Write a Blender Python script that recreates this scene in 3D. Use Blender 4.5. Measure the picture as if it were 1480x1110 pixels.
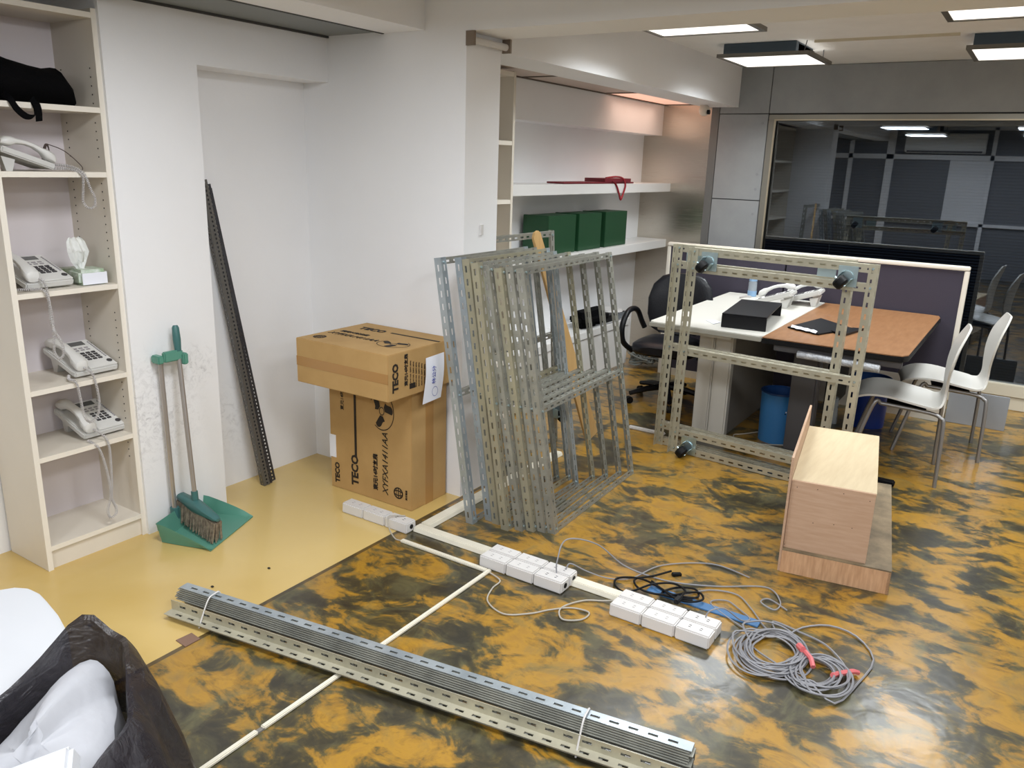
import bpy, bmesh, math, random
from mathutils import Vector, Matrix, noise as mnoise
random.seed(7)
S = bpy.context.scene
for o in list(bpy.data.objects): bpy.data.objects.remove(o)
COL = S.collection
# ------------------------------------------------------------------ camera, world, lights, exposure
yaw, pit, rol = math.radians(32.7455), math.radians(15.4292), math.radians(1.8271)
F = Vector((math.cos(yaw)*math.cos(pit), math.sin(yaw)*math.cos(pit), -math.sin(pit)))
R0 = Vector((math.sin(yaw), -math.cos(yaw), 0)); U0 = R0.cross(F)
RV = R0*math.cos(rol)+U0*math.sin(rol); UV = U0*math.cos(rol)-R0*math.sin(rol)
cam = bpy.data.cameras.new('camera'); co = bpy.data.objects.new('camera', cam); COL.objects.link(co)
cam.sensor_width = 36; cam.lens = 36*1157.9/1480; cam.clip_start = 0.05
co.matrix_world = Matrix(((RV.x, UV.x, -F.x, 0), (RV.y, UV.y, -F.y, 0), (RV.z, UV.z, -F.z, 1.65), (0, 0, 0, 1)))
S.camera = co
S.view_settings.view_transform = 'Standard'; S.view_settings.look = 'None'
S.view_settings.gamma = 1; S.view_settings.use_curve_mapping = False
S.view_settings.exposure = 0.14
w = bpy.data.worlds.new('world'); S.world = w; w.use_nodes = True
w.node_tree.nodes['Background'].inputs[0].default_value = (0.85, 0.9, 1, 1)
w.node_tree.nodes['Background'].inputs[1].default_value = 0.25

def area(name, loc, sx, sy, power, color=(1, 1, 1), rot=(0, 0, 0), spread=150):
    l = bpy.data.lights.new(name, 'AREA'); l.shape = 'RECTANGLE'; l.size = sx; l.size_y = sy
    l.energy = power; l.color = color; l.spread = math.radians(spread)
    o = bpy.data.objects.new(name, l); o.location = loc; o.rotation_euler = rot; COL.objects.link(o)
    return o
FAR_LAMPS = [(5.78, 1.70), (4.26, 1.70), (5.87, .25), (4.30, .25), (5.87, -1.25), (4.30, -1.25)]
ADDED_NEAR_LAMPS = [(1.55, 1.75), (1.55, 0.2), (1.55, -1.5), (-0.6, 1.75), (-0.6, 0.2), (-0.6, -1.5)]  # out of view, added and hung low to brighten the front walls and beam
COOL = (.90, .96, 1.0)
for i, (x, y) in enumerate(FAR_LAMPS): area('panel_light', (x, y, 2.335), .54, .52, 16, COOL, spread=145)
for i, (x, y) in enumerate(ADDED_NEAR_LAMPS): area('panel_light', (x, y, 2.245), .54, .52, 24, (.905, .945, 1.0), spread=180)
area('soffit_glow_light', (6.2, 2.72, 2.155), .8, .28, 1.5, (1, .70, .55))  # added light for the warm glow reflected by the soffit panel

# ------------------------------------------------------------------ materials
def lin(c):
    return tuple(((v/255)/12.92 if v/255 <= .04045 else ((v/255+.055)/1.055)**2.4) for v in c)+(1,)
MATS = {}
def mat(name, c, rough=.5, metal=0, var=0, vscale=6, bump=0, bscale=40, coat=0, c2=None, spec=.5, stretch=None):
    if name in MATS: return MATS[name]
    m = bpy.data.materials.new(name); m.use_nodes = True; nt = m.node_tree; b = nt.nodes['Principled BSDF']
    b.inputs['Base Color'].default_value = lin(c); b.inputs['Roughness'].default_value = rough
    b.inputs['Metallic'].default_value = metal; b.inputs['Coat Weight'].default_value = coat
    b.inputs['Specular IOR Level'].default_value = spec
    b.inputs['Coat Roughness'].default_value = .08
    tc = nt.nodes.new('ShaderNodeTexCoord'); mp = nt.nodes.new('ShaderNodeMapping')
    nt.links.new(tc.outputs['Object'], mp.inputs[0])
    if stretch: mp.inputs['Scale'].default_value = stretch
    if var or c2:
        n = nt.nodes.new('ShaderNodeTexNoise'); n.inputs['Scale'].default_value = vscale; n.inputs['Detail'].default_value = 6
        n.inputs['Roughness'].default_value = .6
        nt.links.new(mp.outputs[0], n.inputs['Vector'])
        r = nt.nodes.new('ShaderNodeValToRGB'); r.color_ramp.elements[0].position = .32; r.color_ramp.elements[1].position = .68
        d = c2 if c2 else tuple(max(0, v-var) for v in c)
        e = c if c2 else tuple(min(255, v+var*.6) for v in c)
        r.color_ramp.elements[0].color = lin(d); r.color_ramp.elements[1].color = lin(e)
        nt.links.new(n.outputs['Fac'], r.inputs[0]); nt.links.new(r.outputs[0], b.inputs['Base Color'])
    if bump:
        n = nt.nodes.new('ShaderNodeTexNoise'); n.inputs['Scale'].default_value = bscale; n.inputs['Detail'].default_value = 4
        nt.links.new(mp.outputs[0], n.inputs['Vector'])
        bp = nt.nodes.new('ShaderNodeBump'); bp.inputs['Strength'].default_value = bump; bp.inputs['Distance'].default_value = .01
        nt.links.new(n.outputs['Fac'], bp.inputs['Height']); nt.links.new(bp.outputs[0], b.inputs['Normal'])
    MATS[name] = m; return m
def emis(name, c, s):
    m = bpy.data.materials.new(name); m.use_nodes = True; b = m.node_tree.nodes['Principled BSDF']
    b.inputs['Base Color'].default_value = lin(c); b.inputs['Emission Color'].default_value = lin(c)
    b.inputs['Emission Strength'].default_value = s; MATS[name] = m; return m
M_wall = mat('white_wall', (240, 240, 241), .7, var=3, vscale=1.2, bump=.05, bscale=60)
M_ceil = mat('ceiling_paint', (232, 230, 226), .8, var=3)
M_cream = mat('cream_laminate', (225, 217, 203), .45, var=3, vscale=3)
M_cream2 = mat('cream_edge', (236, 229, 216), .45)
M_backp = mat('back_panel', (222, 214, 216), .5)
M_lam = mat('white_laminate', (232, 231, 228), .3)
M_hole = mat('dark_hole', (40, 36, 30), .9)
M_galv = mat('galvanised_steel', (176, 176, 166), .42, .55, c2=(146, 146, 138), vscale=9)
M_galvb = mat('galvanised_bluish', (190, 199, 204), .34, .6, c2=(158, 168, 175), vscale=7)
M_galvy = mat('galvanised_yellowed', (182, 177, 150), .42, .5, c2=(160, 156, 140), vscale=5)
M_zinc = mat('cream_coated_steel', (200, 195, 174), .42, .4, c2=(176, 172, 154), vscale=6)
M_plate = mat('zinc_plate', (190, 210, 215), .3, .85)
M_rub = mat('black_rubber', (14, 14, 16), .55, spec=.25)
M_black = mat('black_plastic', (13, 13, 16), .42, spec=.25)
M_leather = mat('black_leather', (17, 18, 24), .36, bump=.15, bscale=120, spec=.35)
M_cloth = mat('black_cloth', (7, 7, 9), .9, bump=.3, bscale=200, spec=.1)
M_chrome = mat('chrome_tube', (148, 146, 145), .36, .6)
M_phone = mat('phone_plastic', (208, 207, 203), .4)
M_phonel = mat('phone_light', (222, 221, 217), .35)
M_lcd = mat('lcd', (92, 94, 92), .2)
M_key = mat('dark_keys', (62, 60, 62), .5)
M_cord = mat('cord_grey', (196, 192, 190), .45)
M_pvc = mat('white_pvc', (216, 213, 210), .35)
M_trunk = mat('cream_trunking', (228, 222, 204), .4, var=6, vscale=8)
M_card = mat('cardboard', (186, 150, 96), .75, var=7, vscale=5, bump=.05)
M_ink = mat('black_ink', (36, 28, 22), .7)
M_tape = mat('brown_tape', (172, 130, 78), .25)
M_paper = mat('paper', (236, 238, 246), .7)
M_blueink = mat('blue_ink', (90, 100, 170), .7)
M_steelbar = mat('dark_angle', (74, 74, 78), .45, .5, c2=(58, 58, 62))
M_green = mat('green_plastic', (92, 148, 130), .4, spec=.4)
M_green2 = mat('green_dark', (62, 108, 106), .42)
M_brist = mat('bristles', (150, 138, 118), .9, c2=(96, 84, 70), vscale=60)
M_alu = mat('aluminium_pole', (186, 180, 176), .3, .7)
M_ply = mat('plywood', (206, 188, 154), .6, c2=(196, 176, 142), vscale=2.5, stretch=(2, 16, 3))
M_plyend = mat('plywood_pink', (196, 164, 138), .6, c2=(184, 150, 122), vscale=3, stretch=(4, 2.5, 26))
M_plydirt = mat('plywood_stained', (150, 132, 104), .7, c2=(88, 78, 62), vscale=6)
M_pink_strip = mat('plywood_strip', (210, 168, 130), .6, c2=(182, 140, 104), vscale=3, stretch=(4, 26, 3))
M_pine = mat('pine_plank', (208, 172, 116), .6, c2=(196, 156, 100), vscale=4, stretch=(10, 4, 1))
M_desk = mat('desk_white', (206, 203, 194), .4)
M_deskedge = mat('desk_edge', (170, 168, 158), .4)
M_wood = mat('desk_wood', (150, 108, 72), .38, c2=(134, 92, 58), vscale=4, stretch=(2, 9, 2))
M_part = mat('partition_fabric', (62, 57, 70), .85, bump=.2, bscale=300)
M_dgrey = mat('dark_grey_metal', (78, 76, 78), .45)
M_shade = mat('panel_grey', (128, 124, 118), .6)
M_bin = mat('blue_bin', (58, 118, 172), .35, spec=.4)
M_bin2 = mat('royal_blue_bin', (24, 56, 140), .35)
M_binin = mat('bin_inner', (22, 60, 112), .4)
M_shell = mat('chair_shell', (206, 203, 196), .32)
M_greenbox = mat('green_card', (22, 68, 38), .5)
M_red = mat('dark_red', (118, 26, 38), .5)
M_champ = mat('champagne_metal', (150, 147, 138), .35, .6)
M_conc = mat('concrete_panel', (158, 161, 162), .65, c2=(144, 147, 149), vscale=2.5, bump=.05)
M_joint = mat('joint_dark', (70, 70, 70), .8)
M_bluetape = mat('blue_board', (66, 112, 158), .45)
M_wire = mat('grey_wire', (142, 142, 146), .45)
M_wirel = mat('light_wire', (176, 170, 158), .45)
M_pink = mat('pink_tie', (214, 110, 112), .5)
M_foam = mat('white_foam', (210, 212, 216), .6)
M_lightbody = mat('housing_shadow_tone', (70, 84, 96), .5, .3)
M_acw = mat('ac_white', (225, 225, 222), .4)
M_bub = mat('bubble_wrap', (205, 208, 212), .25, bump=.8, bscale=90, c2=(175, 178, 184), vscale=40)
M_grille = mat('grey_soffit_panel', (126, 130, 128), .5)
M_slat = mat('blind_slat', (26, 29, 34), .6)
E_lamp = emis('lamp_diffuser', (255, 252, 246), 1.25)
E_warm = emis('soffit_reflected_glow', (255, 205, 180), .55)  # emission stands for the soffit panel's warm reflected glow
# brushed stainless panel
M_steel = bpy.data.materials.new('brushed_stainless'); M_steel.use_nodes = True
nt = M_steel.node_tree; b = nt.nodes['Principled BSDF']; b.inputs['Metallic'].default_value = 1
b.inputs['Base Color'].default_value = lin((204, 196, 184)); b.inputs['Roughness'].default_value = .3
tc = nt.nodes.new('ShaderNodeTexCoord'); mp = nt.nodes.new('ShaderNodeMapping'); mp.inputs['Scale'].default_value = (1, 1.5, 160)
n = nt.nodes.new('ShaderNodeTexNoise'); n.inputs['Scale'].default_value = 3
mr = nt.nodes.new('ShaderNodeMapRange'); mr.inputs[3].default_value = .14; mr.inputs[4].default_value = .34
nt.links.new(tc.outputs['Object'], mp.inputs[0]); nt.links.new(mp.outputs[0], n.inputs['Vector'])
nt.links.new(n.outputs['Fac'], mr.inputs[0]); nt.links.new(mr.outputs[0], b.inputs['Roughness'])
# floor: marbled epoxy for y<2.255, plain yellow epoxy beyond (left bay)
M_floor = bpy.data.materials.new('epoxy_floor'); M_floor.use_nodes = True
nt = M_floor.node_tree; L = nt.links; b = nt.nodes['Principled BSDF']
def N(t, **k):
    x = nt.nodes.new(t)
    for a, v in k.items(): setattr(x, a, v)
    return x
tc = N('ShaderNodeTexCoord'); sep = N('ShaderNodeSeparateXYZ'); L.new(tc.outputs['Object'], sep.inputs[0])
def noise(scale, detail, rough, dist, seed, vec=None):
    mp = N('ShaderNodeMapping'); mp.inputs['Location'].default_value = (seed, seed*.7, seed*.3)
    L.new(vec if vec else tc.outputs['Object'], mp.inputs[0])
    x = N('ShaderNodeTexNoise'); x.inputs['Scale'].default_value = scale; x.inputs['Detail'].default_value = detail
    x.inputs['Roughness'].default_value = rough; x.inputs['Distortion'].default_value = dist
    L.new(mp.outputs[0], x.inputs['Vector']); return x.outputs['Fac']
def math2(op, a, b_):
    x = N('ShaderNodeMath', operation=op)
    for i, v in enumerate((a, b_)):
        if hasattr(v, 'links'): L.new(v, x.inputs[i])
        else: x.inputs[i].default_value = v
    return x.outputs[0]
def ramp(fac, stops):
    r = N('ShaderNodeValToRGB'); cr = r.color_ramp
    while len(cr.elements) < len(stops): cr.elements.new(.5)
    for e, (p, c) in zip(cr.elements, stops): e.position = p; e.color = lin(c)
    L.new(fac, r.inputs[0]); return r.outputs[0]
def mix(f, a, b_):
    x = N('ShaderNodeMix', data_type='RGBA')
    if hasattr(f, 'links'): L.new(f, x.inputs[0])
    else: x.inputs[0].default_value = f
    L.new(a, x.inputs[6]); L.new(b_, x.inputs[7]); return x.outputs[2]
smp = N('ShaderNodeMapping'); smp.inputs['Scale'].default_value = (1.25, .8, 1); L.new(tc.outputs['Object'], smp.inputs[0]); sv = smp.outputs[0]
n1 = noise(3.4, 8, .6, .9, 3.1, sv); n1b = noise(8.5, 7, .62, .9, 7.7, sv)
nn = math2('ADD', math2('MULTIPLY', n1, .6), math2('MULTIPLY', n1b, .4))
# more of the dark tone towards small x, orange elsewhere
gx = N('ShaderNodeMapRange'); gx.inputs[1].default_value = 0.8; gx.inputs[2].default_value = 2.6
gx.inputs[3].default_value = -.045; gx.inputs[4].default_value = .012; L.new(sep.outputs['X'], gx.inputs[0])
nn = math2('ADD', nn, gx.outputs[0])
marb = ramp(nn, [(.41, (48, 44, 33)), (.462, (64, 58, 39)), (.488, (92, 79, 42)), (.510, (138, 103, 38)), (.555, (168, 126, 40)), (.64, (154, 114, 44))])
n2 = noise(5, 5, .6, 1.5, 12.3)
gfac = N('ShaderNodeMapRange'); gfac.inputs[1].default_value = .5; gfac.inputs[2].default_value = .72; gfac.inputs[4].default_value = .7
L.new(n2, gfac.inputs[0])
grey = N('ShaderNodeRGB'); grey.outputs[0].default_value = lin((104, 100, 68))
marb = mix(gfac.outputs[0], marb, grey.outputs[0])
yel = ramp(noise(1.1, 4, .5, .6, 5), [(.3, (198, 166, 94)), (.7, (214, 186, 120))])
ye = math2('GREATER_THAN', sep.outputs['Y'], 2.252); xe = math2('LESS_THAN', sep.outputs['X'], 3.3)
fac = math2('MULTIPLY', ye, xe)
base = mix(fac, marb, yel)
e1 = math2('LESS_THAN', math2('ABSOLUTE', math2('SUBTRACT', sep.outputs['Y'], 2.243), 0), .010)
dk = N('ShaderNodeRGB'); dk.outputs[0].default_value = lin((64, 54, 36))
base = mix(math2('MULTIPLY', math2('MULTIPLY', e1, xe), .8), base, dk.outputs[0])
L.new(base, b.inputs['Base Color'])
b.inputs['Roughness'].default_value = .3; b.inputs['Coat Weight'].default_value = .35; b.inputs['Coat Roughness'].default_value = .16
bp = N('ShaderNodeBump'); bp.inputs['Strength'].default_value = .12; bp.inputs['Distance'].default_value = .02
L.new(noise(7, 3, .5, .3, 1.2), bp.inputs['Height']); L.new(bp.outputs[0], b.inputs['Normal'])
L.new(bp.outputs[0], b.inputs['Coat Normal'])
# window glass: real pane, half see-through tinted, reflective
M_glass = bpy.data.materials.new('tinted_glass'); M_glass.use_nodes = True; nt = M_glass.node_tree
nt.nodes.remove(nt.nodes['Principled BSDF']); out = nt.nodes['Material Output']
tr = nt.nodes.new('ShaderNodeBsdfTransparent'); tr.inputs[0].default_value = (.55, .6, .66, 1)
gl = nt.nodes.new('ShaderNodeBsdfGlossy'); gl.inputs['Roughness'].default_value = .012; gl.inputs[0].default_value = (.9, .95, 1, 1)
mx = nt.nodes.new('ShaderNodeMixShader'); mx.inputs[0].default_value = .13
nt.links.new(tr.outputs[0], mx.inputs[1]); nt.links.new(gl.outputs[0], mx.inputs[2]); nt.links.new(mx.outputs[0], out.inputs[0])
def film(name, col, alpha, rough=.3):
    m = bpy.data.materials.new(name); m.use_nodes = True; b = m.node_tree.nodes['Principled BSDF']
    b.inputs['Base Color'].default_value = lin(col); b.inputs['Alpha'].default_value = alpha; b.inputs['Roughness'].default_value = rough
    t = m.node_tree; tc = t.nodes.new('ShaderNodeTexCoord'); n = t.nodes.new('ShaderNodeTexNoise'); n.inputs['Scale'].default_value = 14; n.inputs['Detail'].default_value = 5
    n.inputs['Distortion'].default_value = 1.5
    bp = t.nodes.new('ShaderNodeBump'); bp.inputs['Strength'].default_value = .6; bp.inputs['Distance'].default_value = .02
    t.links.new(tc.outputs['Object'], n.inputs[0]); t.links.new(n.outputs['Fac'], bp.inputs['Height']); t.links.new(bp.outputs[0], b.inputs['Normal'])
    return m
M_bag = film('black_bag_film', (38, 34, 40), .8, .32)
M_clear = film('clear_plastic', (215, 225, 232), .35, .1)
M_tissue = film('tissue_paper', (240, 242, 238), .85, .7)

M_wall2 = M_wall.copy(); M_wall2.name = 'scuffed_wall'; nt = M_wall2.node_tree; L = nt.links; b = nt.nodes['Principled BSDF']
src = b.inputs['Base Color'].links[0].from_socket
tc = N('ShaderNodeTexCoord'); base = src
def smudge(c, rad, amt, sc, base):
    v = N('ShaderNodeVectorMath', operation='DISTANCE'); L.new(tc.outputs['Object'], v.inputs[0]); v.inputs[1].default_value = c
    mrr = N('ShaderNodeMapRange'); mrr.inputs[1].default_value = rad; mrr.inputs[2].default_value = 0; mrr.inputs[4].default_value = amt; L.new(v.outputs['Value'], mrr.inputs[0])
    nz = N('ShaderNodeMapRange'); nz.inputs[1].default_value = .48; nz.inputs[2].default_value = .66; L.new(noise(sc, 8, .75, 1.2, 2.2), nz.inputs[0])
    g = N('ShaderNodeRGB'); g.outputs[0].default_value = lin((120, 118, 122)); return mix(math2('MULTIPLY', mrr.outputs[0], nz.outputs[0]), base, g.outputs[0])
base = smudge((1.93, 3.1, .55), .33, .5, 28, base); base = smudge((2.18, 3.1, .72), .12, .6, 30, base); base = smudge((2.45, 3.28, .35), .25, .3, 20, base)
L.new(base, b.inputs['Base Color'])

# ------------------------------------------------------------------ mesh helpers
def setp(o, label=None, cat=None, group=None, kind=None):
    if label: o['label'] = label
    if cat: o['category'] = cat
    if group: o['group'] = group
    if kind: o['kind'] = kind
    return o
def thing(name, label, cat, loc=(0, 0, 0), rz=0, group=None, rot=None):
    o = bpy.data.objects.new(name, None); o.empty_display_size = .1; COL.objects.link(o)
    o.location = loc; o.rotation_euler = rot if rot else (0, 0, rz)
    return setp(o, label, cat, group)
def wmat(o):
    m = Matrix.Identity(4)
    while o: m = Matrix.LocRotScale(o.location, o.rotation_euler, o.scale) @ m; o = o.parent
    return m
class MB:
    def __init__(s): s.v = []; s.f = []
    def add(s, vs, fs):
        k = len(s.v); s.v += [Vector(v) for v in vs]; s.f += [tuple(i+k for i in f) for f in fs]; return s
    def box(s, a, b_, M=None):
        x0, y0, z0 = a; x1, y1, z1 = b_
        vs = [Vector(p) for p in ((x0, y0, z0), (x1, y0, z0), (x1, y1, z0), (x0, y1, z0), (x0, y0, z1), (x1, y0, z1), (x1, y1, z1), (x0, y1, z1))]
        if M: vs = [M @ v for v in vs]
        return s.add(vs, [(0, 3, 2, 1), (4, 5, 6, 7), (0, 1, 5, 4), (1, 2, 6, 5), (2, 3, 7, 6), (3, 0, 4, 7)])
    def prism(s, pts, z0, z1, M=None):
        n = len(pts); vs = [Vector((x, y, z0)) for x, y in pts]+[Vector((x, y, z1)) for x, y in pts]
        if M: vs = [M @ v for v in vs]
        return s.add(vs, [tuple(range(n))[::-1], tuple(range(n, 2*n))]+[(i, (i+1) % n, n+(i+1) % n, n+i) for i in range(n)])
    def tube(s, pts, r, n=8, caps=True, radii=None):
        pts = [Vector(p) for p in pts]; t0 = (pts[1]-pts[0]).normalized()
        u = t0.orthogonal().normalized(); rings = []
        for i, p in enumerate(pts):
            if i == 0: t = pts[1]-pts[0]
            elif i == len(pts)-1: t = pts[-1]-pts[-2]
            else: t = pts[i+1]-pts[i-1]
            t.normalize(); u = (u-t*u.dot(t)); u = u.normalized() if u.length > 1e-6 else t.orthogonal().normalized()
            w_ = t.cross(u); rr = radii[i] if radii else r
            rings.append([p+(u*math.cos(2*math.pi*k/n)+w_*math.sin(2*math.pi*k/n))*rr for k in range(n)])
        return s.loft(rings, caps)
    def loft(s, rings, caps=True, closed=True):
        n = len(rings[0]); vs = [v for r_ in rings for v in r_]; fs = []
        for i in range(len(rings)-1):
            for k in range(n if closed else n-1):
                a = i*n+k; c = i*n+(k+1) % n; fs.append((a, c, c+n, a+n))
        if caps: fs.append(tuple(range(n))[::-1]); fs.append(tuple(range((len(rings)-1)*n, len(rings)*n)))
        return s.add(vs, fs)
    def cyl(s, c, r, h, n=20, r2=None, axis='z', M=None):
        r2 = r if r2 is None else r2; c = Vector(c); rings = []
        for z, rr in ((0, r), (h, r2)):
            ring = []
            for k in range(n):
                a = 2*math.pi*k/n; p = (math.cos(a)*rr, math.sin(a)*rr, z)
                if axis == 'x': p = (p[2], p[0], p[1])
                if axis == 'y': p = (p[0], p[2], p[1])
                q = c+Vector(p); ring.append(M @ q if M else q)
            rings.append(ring)
        return s.loft(rings)
    def ball(s, c, r, n=10, m=6, sc=(1, 1, 1)):
        c = Vector(c); rings = []
        for j in range(1, m):
            ph = math.pi*j/m
            rings.append([c+Vector((math.sin(ph)*math.cos(2*math.pi*k/n)*r*sc[0], math.sin(ph)*math.sin(2*math.pi*k/n)*r*sc[1], math.cos(ph)*r*sc[2])) for k in range(n)])
        return s.loft(rings)
    def build(s, name, m, parent=None, label=None, kind=None, smooth=False, world=False, bev=0, cat=None, group=None, seg=2, loc=None):
        me = bpy.data.meshes.new(name); vs = s.v
        if world and parent: inv = wmat(parent).inverted(); vs = [inv @ v for v in vs]
        if loc: vs = [v-Vector(loc) for v in vs]
        me.from_pydata([tuple(v) for v in vs], [], s.f)
        bm = bmesh.new(); bm.from_mesh(me)
        if bev:
            bmesh.ops.bevel(bm, geom=[e for e in bm.edges if len(e.link_faces) == 2 and e.calc_face_angle(0) > .5], offset=bev, segments=seg, affect='EDGES', clamp_overlap=True)
        bmesh.ops.recalc_face_normals(bm, faces=bm.faces); bm.to_mesh(me); bm.free()
        if smooth or bev:
            me.polygons.foreach_set('use_smooth', [True]*len(me.polygons)); me.set_sharp_from_angle(angle=math.radians(38))
        if m: me.materials.append(m)
        return put(name, me, parent, label, kind, cat, group, loc)
def put(name, me, parent=None, label=None, kind=None, cat=None, group=None, loc=None):
    o = bpy.data.objects.new(name, me); COL.objects.link(o)
    if parent: o.parent = parent
    if loc: o.location = loc
    return setp(o, label, cat, group, kind)
def struct(name, m, mb, **k): return mb.build(name, m, kind='structure', **k)
def copy_tree(o, parent=None):
    c = o.copy(); COL.objects.link(c); c.parent = parent
    for ch in list(o.children): copy_tree(ch, c)
    return c
def smooth_path(pts, k=6):
    P = [Vector(p) for p in pts]; out = []
    for i in range(len(P)-1):
        a = P[max(i-1, 0)]; b_ = P[i]; c = P[i+1]; d = P[min(i+2, len(P)-1)]
        for j in range(k):
            t = j/k; out.append(.5*((2*b_)+(-a+c)*t+(2*a-5*b_+4*c-d)*t*t+(-a+3*b_-3*c+d)*t**3))
    out.append(P[-1]); return out
def curly(path, R, pitch, r, per=8):
    """helical cord along a path"""
    P = smooth_path(path, 10); D = [0]
    for a, b_ in zip(P, P[1:]): D.append(D[-1]+(b_-a).length)
    n = int(D[-1]/pitch*per); pts = []; j = 0
    t = (P[1]-P[0]).normalized(); u = t.orthogonal().normalized()
    for i in range(n+1):
        d = D[-1]*i/n
        while j < len(P)-2 and D[j+1] < d: j += 1
        f = (d-D[j])/max(D[j+1]-D[j], 1e-9); c = P[j].lerp(P[j+1], f); t = (P[j+1]-P[j]).normalized()
        u = (u-t*u.dot(t)).normalized(); w_ = t.cross(u); a = 2*math.pi*i/per
        pts.append(c+(u*math.cos(a)+w_*math.sin(a))*R)
    return MB().tube(pts, r, 4)
def sell(c, ax, ay, a, b_, n=12, p=2.6):
    out = []
    for k in range(n):
        t = 2*math.pi*k/n; cc = math.cos(t); ss = math.sin(t)
        out.append(c+ax*(a*math.copysign(abs(cc)**(2/p), cc))+ay*(b_*math.copysign(abs(ss)**(2/p), ss)))
    return out
X, Y, Z = Vector((1, 0, 0)), Vector((0, 1, 0)), Vector((0, 0, 1))
def basis(o, ex, ey, ez=None):
    ex = Vector(ex).normalized(); ey = Vector(ey); ey = (ey-ex*ey.dot(ex)).normalized(); ez = ex.cross(ey) if ez is None else Vector(ez)
    return Matrix(((ex.x, ey.x, ez.x, o[0]), (ex.y, ey.y, ez.y, o[1]), (ex.z, ey.z, ez.z, o[2]), (0, 0, 0, 1)))
def angle_mb(Ln, M, w_=.04, t=.0022, pitch=.058, sl=.029, sw=.0095, mb=None, hand=1):
    """slotted angle iron: along local x, one flange towards +y (normal z), the other towards +z*hand; slots are real holes"""
    mb = mb or MB(); n = max(1, int(Ln/pitch)); off = (Ln-n*pitch)/2+(pitch-sl)/2
    v0, v1 = (w_-sw)/2+.002, (w_+sw)/2+.002
    for fl in (0, 1):
        def P(x, v, d): return M @ (Vector((x, v, d*hand)) if fl == 0 else Vector((x, d, v*hand)))
        for d in (0, t):
            for a, c in ((0, v0), (v1, w_)):
                mb.add([P(0, a, d), P(Ln, a, d), P(Ln, c, d), P(0, c, d)], [(0, 1, 2, 3)])
            x = 0
            for i in range(n+1):
                x1 = off+i*pitch if i < n else Ln
                mb.add([P(x, v0, d), P(x1, v0, d), P(x1, v1, d), P(x, v1, d)], [(0, 1, 2, 3)])
                x = x1+sl
        for i in range(n):
            a = off+i*pitch; c = a+sl
            for (p, q) in (((a, v0), (c, v0)), ((c, v0), (c, v1)), ((c, v1), (a, v1)), ((a, v1), (a, v0))):
                mb.add([P(p[0], p[1], 0), P(q[0], q[1], 0), P(q[0], q[1], t), P(p[0], p[1], t)], [(0, 1, 2, 3)])
        mb.add([P(0, w_, 0), P(Ln, w_, 0), P(Ln, w_, t), P(0, w_, t)], [(0, 1, 2, 3)])
        for xx in (0, Ln): mb.add([P(xx, 0, 0), P(xx, w_, 0), P(xx, w_, t), P(xx, 0, t)], [(0, 1, 2, 3)])
    return mb
TXT = {}
def text(s, size, M, name, m, parent, shear=0, sx=1, bold=0, align='LEFT', depth=.0008):
    cu = bpy.data.curves.new('lettering', 'FONT'); cu.body = s; cu.size = size; cu.shear = shear; cu.extrude = depth; cu.offset = bold; cu.align_x = align
    cu.resolution_u = 2
    o = bpy.data.objects.new('tmp', cu); COL.objects.link(o)
    dg = bpy.context.evaluated_depsgraph_get(); me = bpy.data.meshes.new_from_object(o.evaluated_get(dg)); bpy.data.objects.remove(o)
    me.transform(M @ Matrix.Diagonal((sx, 1, 1, 1))); me.transform(wmat(parent).inverted()); me.materials.clear(); me.materials.append(m)
    return put(name, me, parent)

# ------------------------------------------------------------------ setting
H = 2.45
struct('floor', M_floor, MB().box((-2.1, -3.2, -.1), (6.9, 3.5, 0)))
struct('ceiling', M_ceil, MB().box((-2.1, -3.2, H), (6.9, 3.6, H+.1)))
XW = 6.8
# left wall: cabinet bay wall, pier + header over a shallow recess
struct('wall_left', M_wall2, MB().box((-2.1, 3.43, 0), (1.876, 3.6, H)).box((1.876, 3.108, 0), (2.292, 3.6, H)).box((2.292, 3.285, 0), (3.06, 3.6, H)))
struct('wall_left_header', M_wall, MB().box((2.292, 3.108, 2.008), (3.05, 3.285, H))); 
bpy.data.objects['wall_left_header'].name = 'trim_1'
struct('wall_pillar', M_wall, MB().box((3.05, 2.255, 0), (3.32, 3.6, H)))
# soffit beam above the left bay
struct('trim_2', M_wall, MB().box((-2.1, 2.49, 2.215), (3.05, 2.74, H)))
struct('trim_3', M_grille, MB().box((-2.1, 2.74, 2.222), (3.05, 3.108, 2.25)))
struct('trim_4', M_joint, MB().box((-2.1, 2.735, 2.212), (3.05, 2.748, 2.222)).box((-2.1, 3.096, 2.212), (3.05, 3.108, 2.222)))
# cross beam from the pillar
struct('trim_5', M_wall, MB().box((3.05, -3.2, 2.2), (3.33, 2.255, H)))
# long beam over the niche
struct('trim_6', M_wall, MB().box((3.32, 2.255, 2.145), (XW, 2.53, H)))
# niche: back wall, bulkhead, soffit strip with its warm glow put in
struct('wall_niche', M_wall, MB().box((3.32, 3.074, 0), (XW, 3.6, H)))
struct('trim_7', M_wall, MB().box((3.32, 2.906, 1.916), (XW, 3.074, 2.175)))
struct('trim_8', mat('dark_trim', (92, 80, 70), .5), MB().box((3.32, 2.53, 2.168), (XW, 2.545, 2.19)).box((3.32, 2.892, 2.164), (XW, 2.906, 2.19)).box((5.655, 2.545, 2.166), (5.675, 2.892, 2.19)).box((4.5, 2.545, 2.166), (4.515, 2.892, 2.19)).box((6.78, 2.545, 2.166), (6.8, 2.892, 2.19)))
sl = thing('soffit_glow_panel', 'translucent soffit panel with its warm reflected glow painted in, above the shelves near the steel wall', 'light', (6.2, 2.72, 2.172))
MB().box((5.675, 2.545, 2.172), (6.78, 2.892, 2.18)).build('diffuser', E_warm, sl, world=True)
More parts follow.
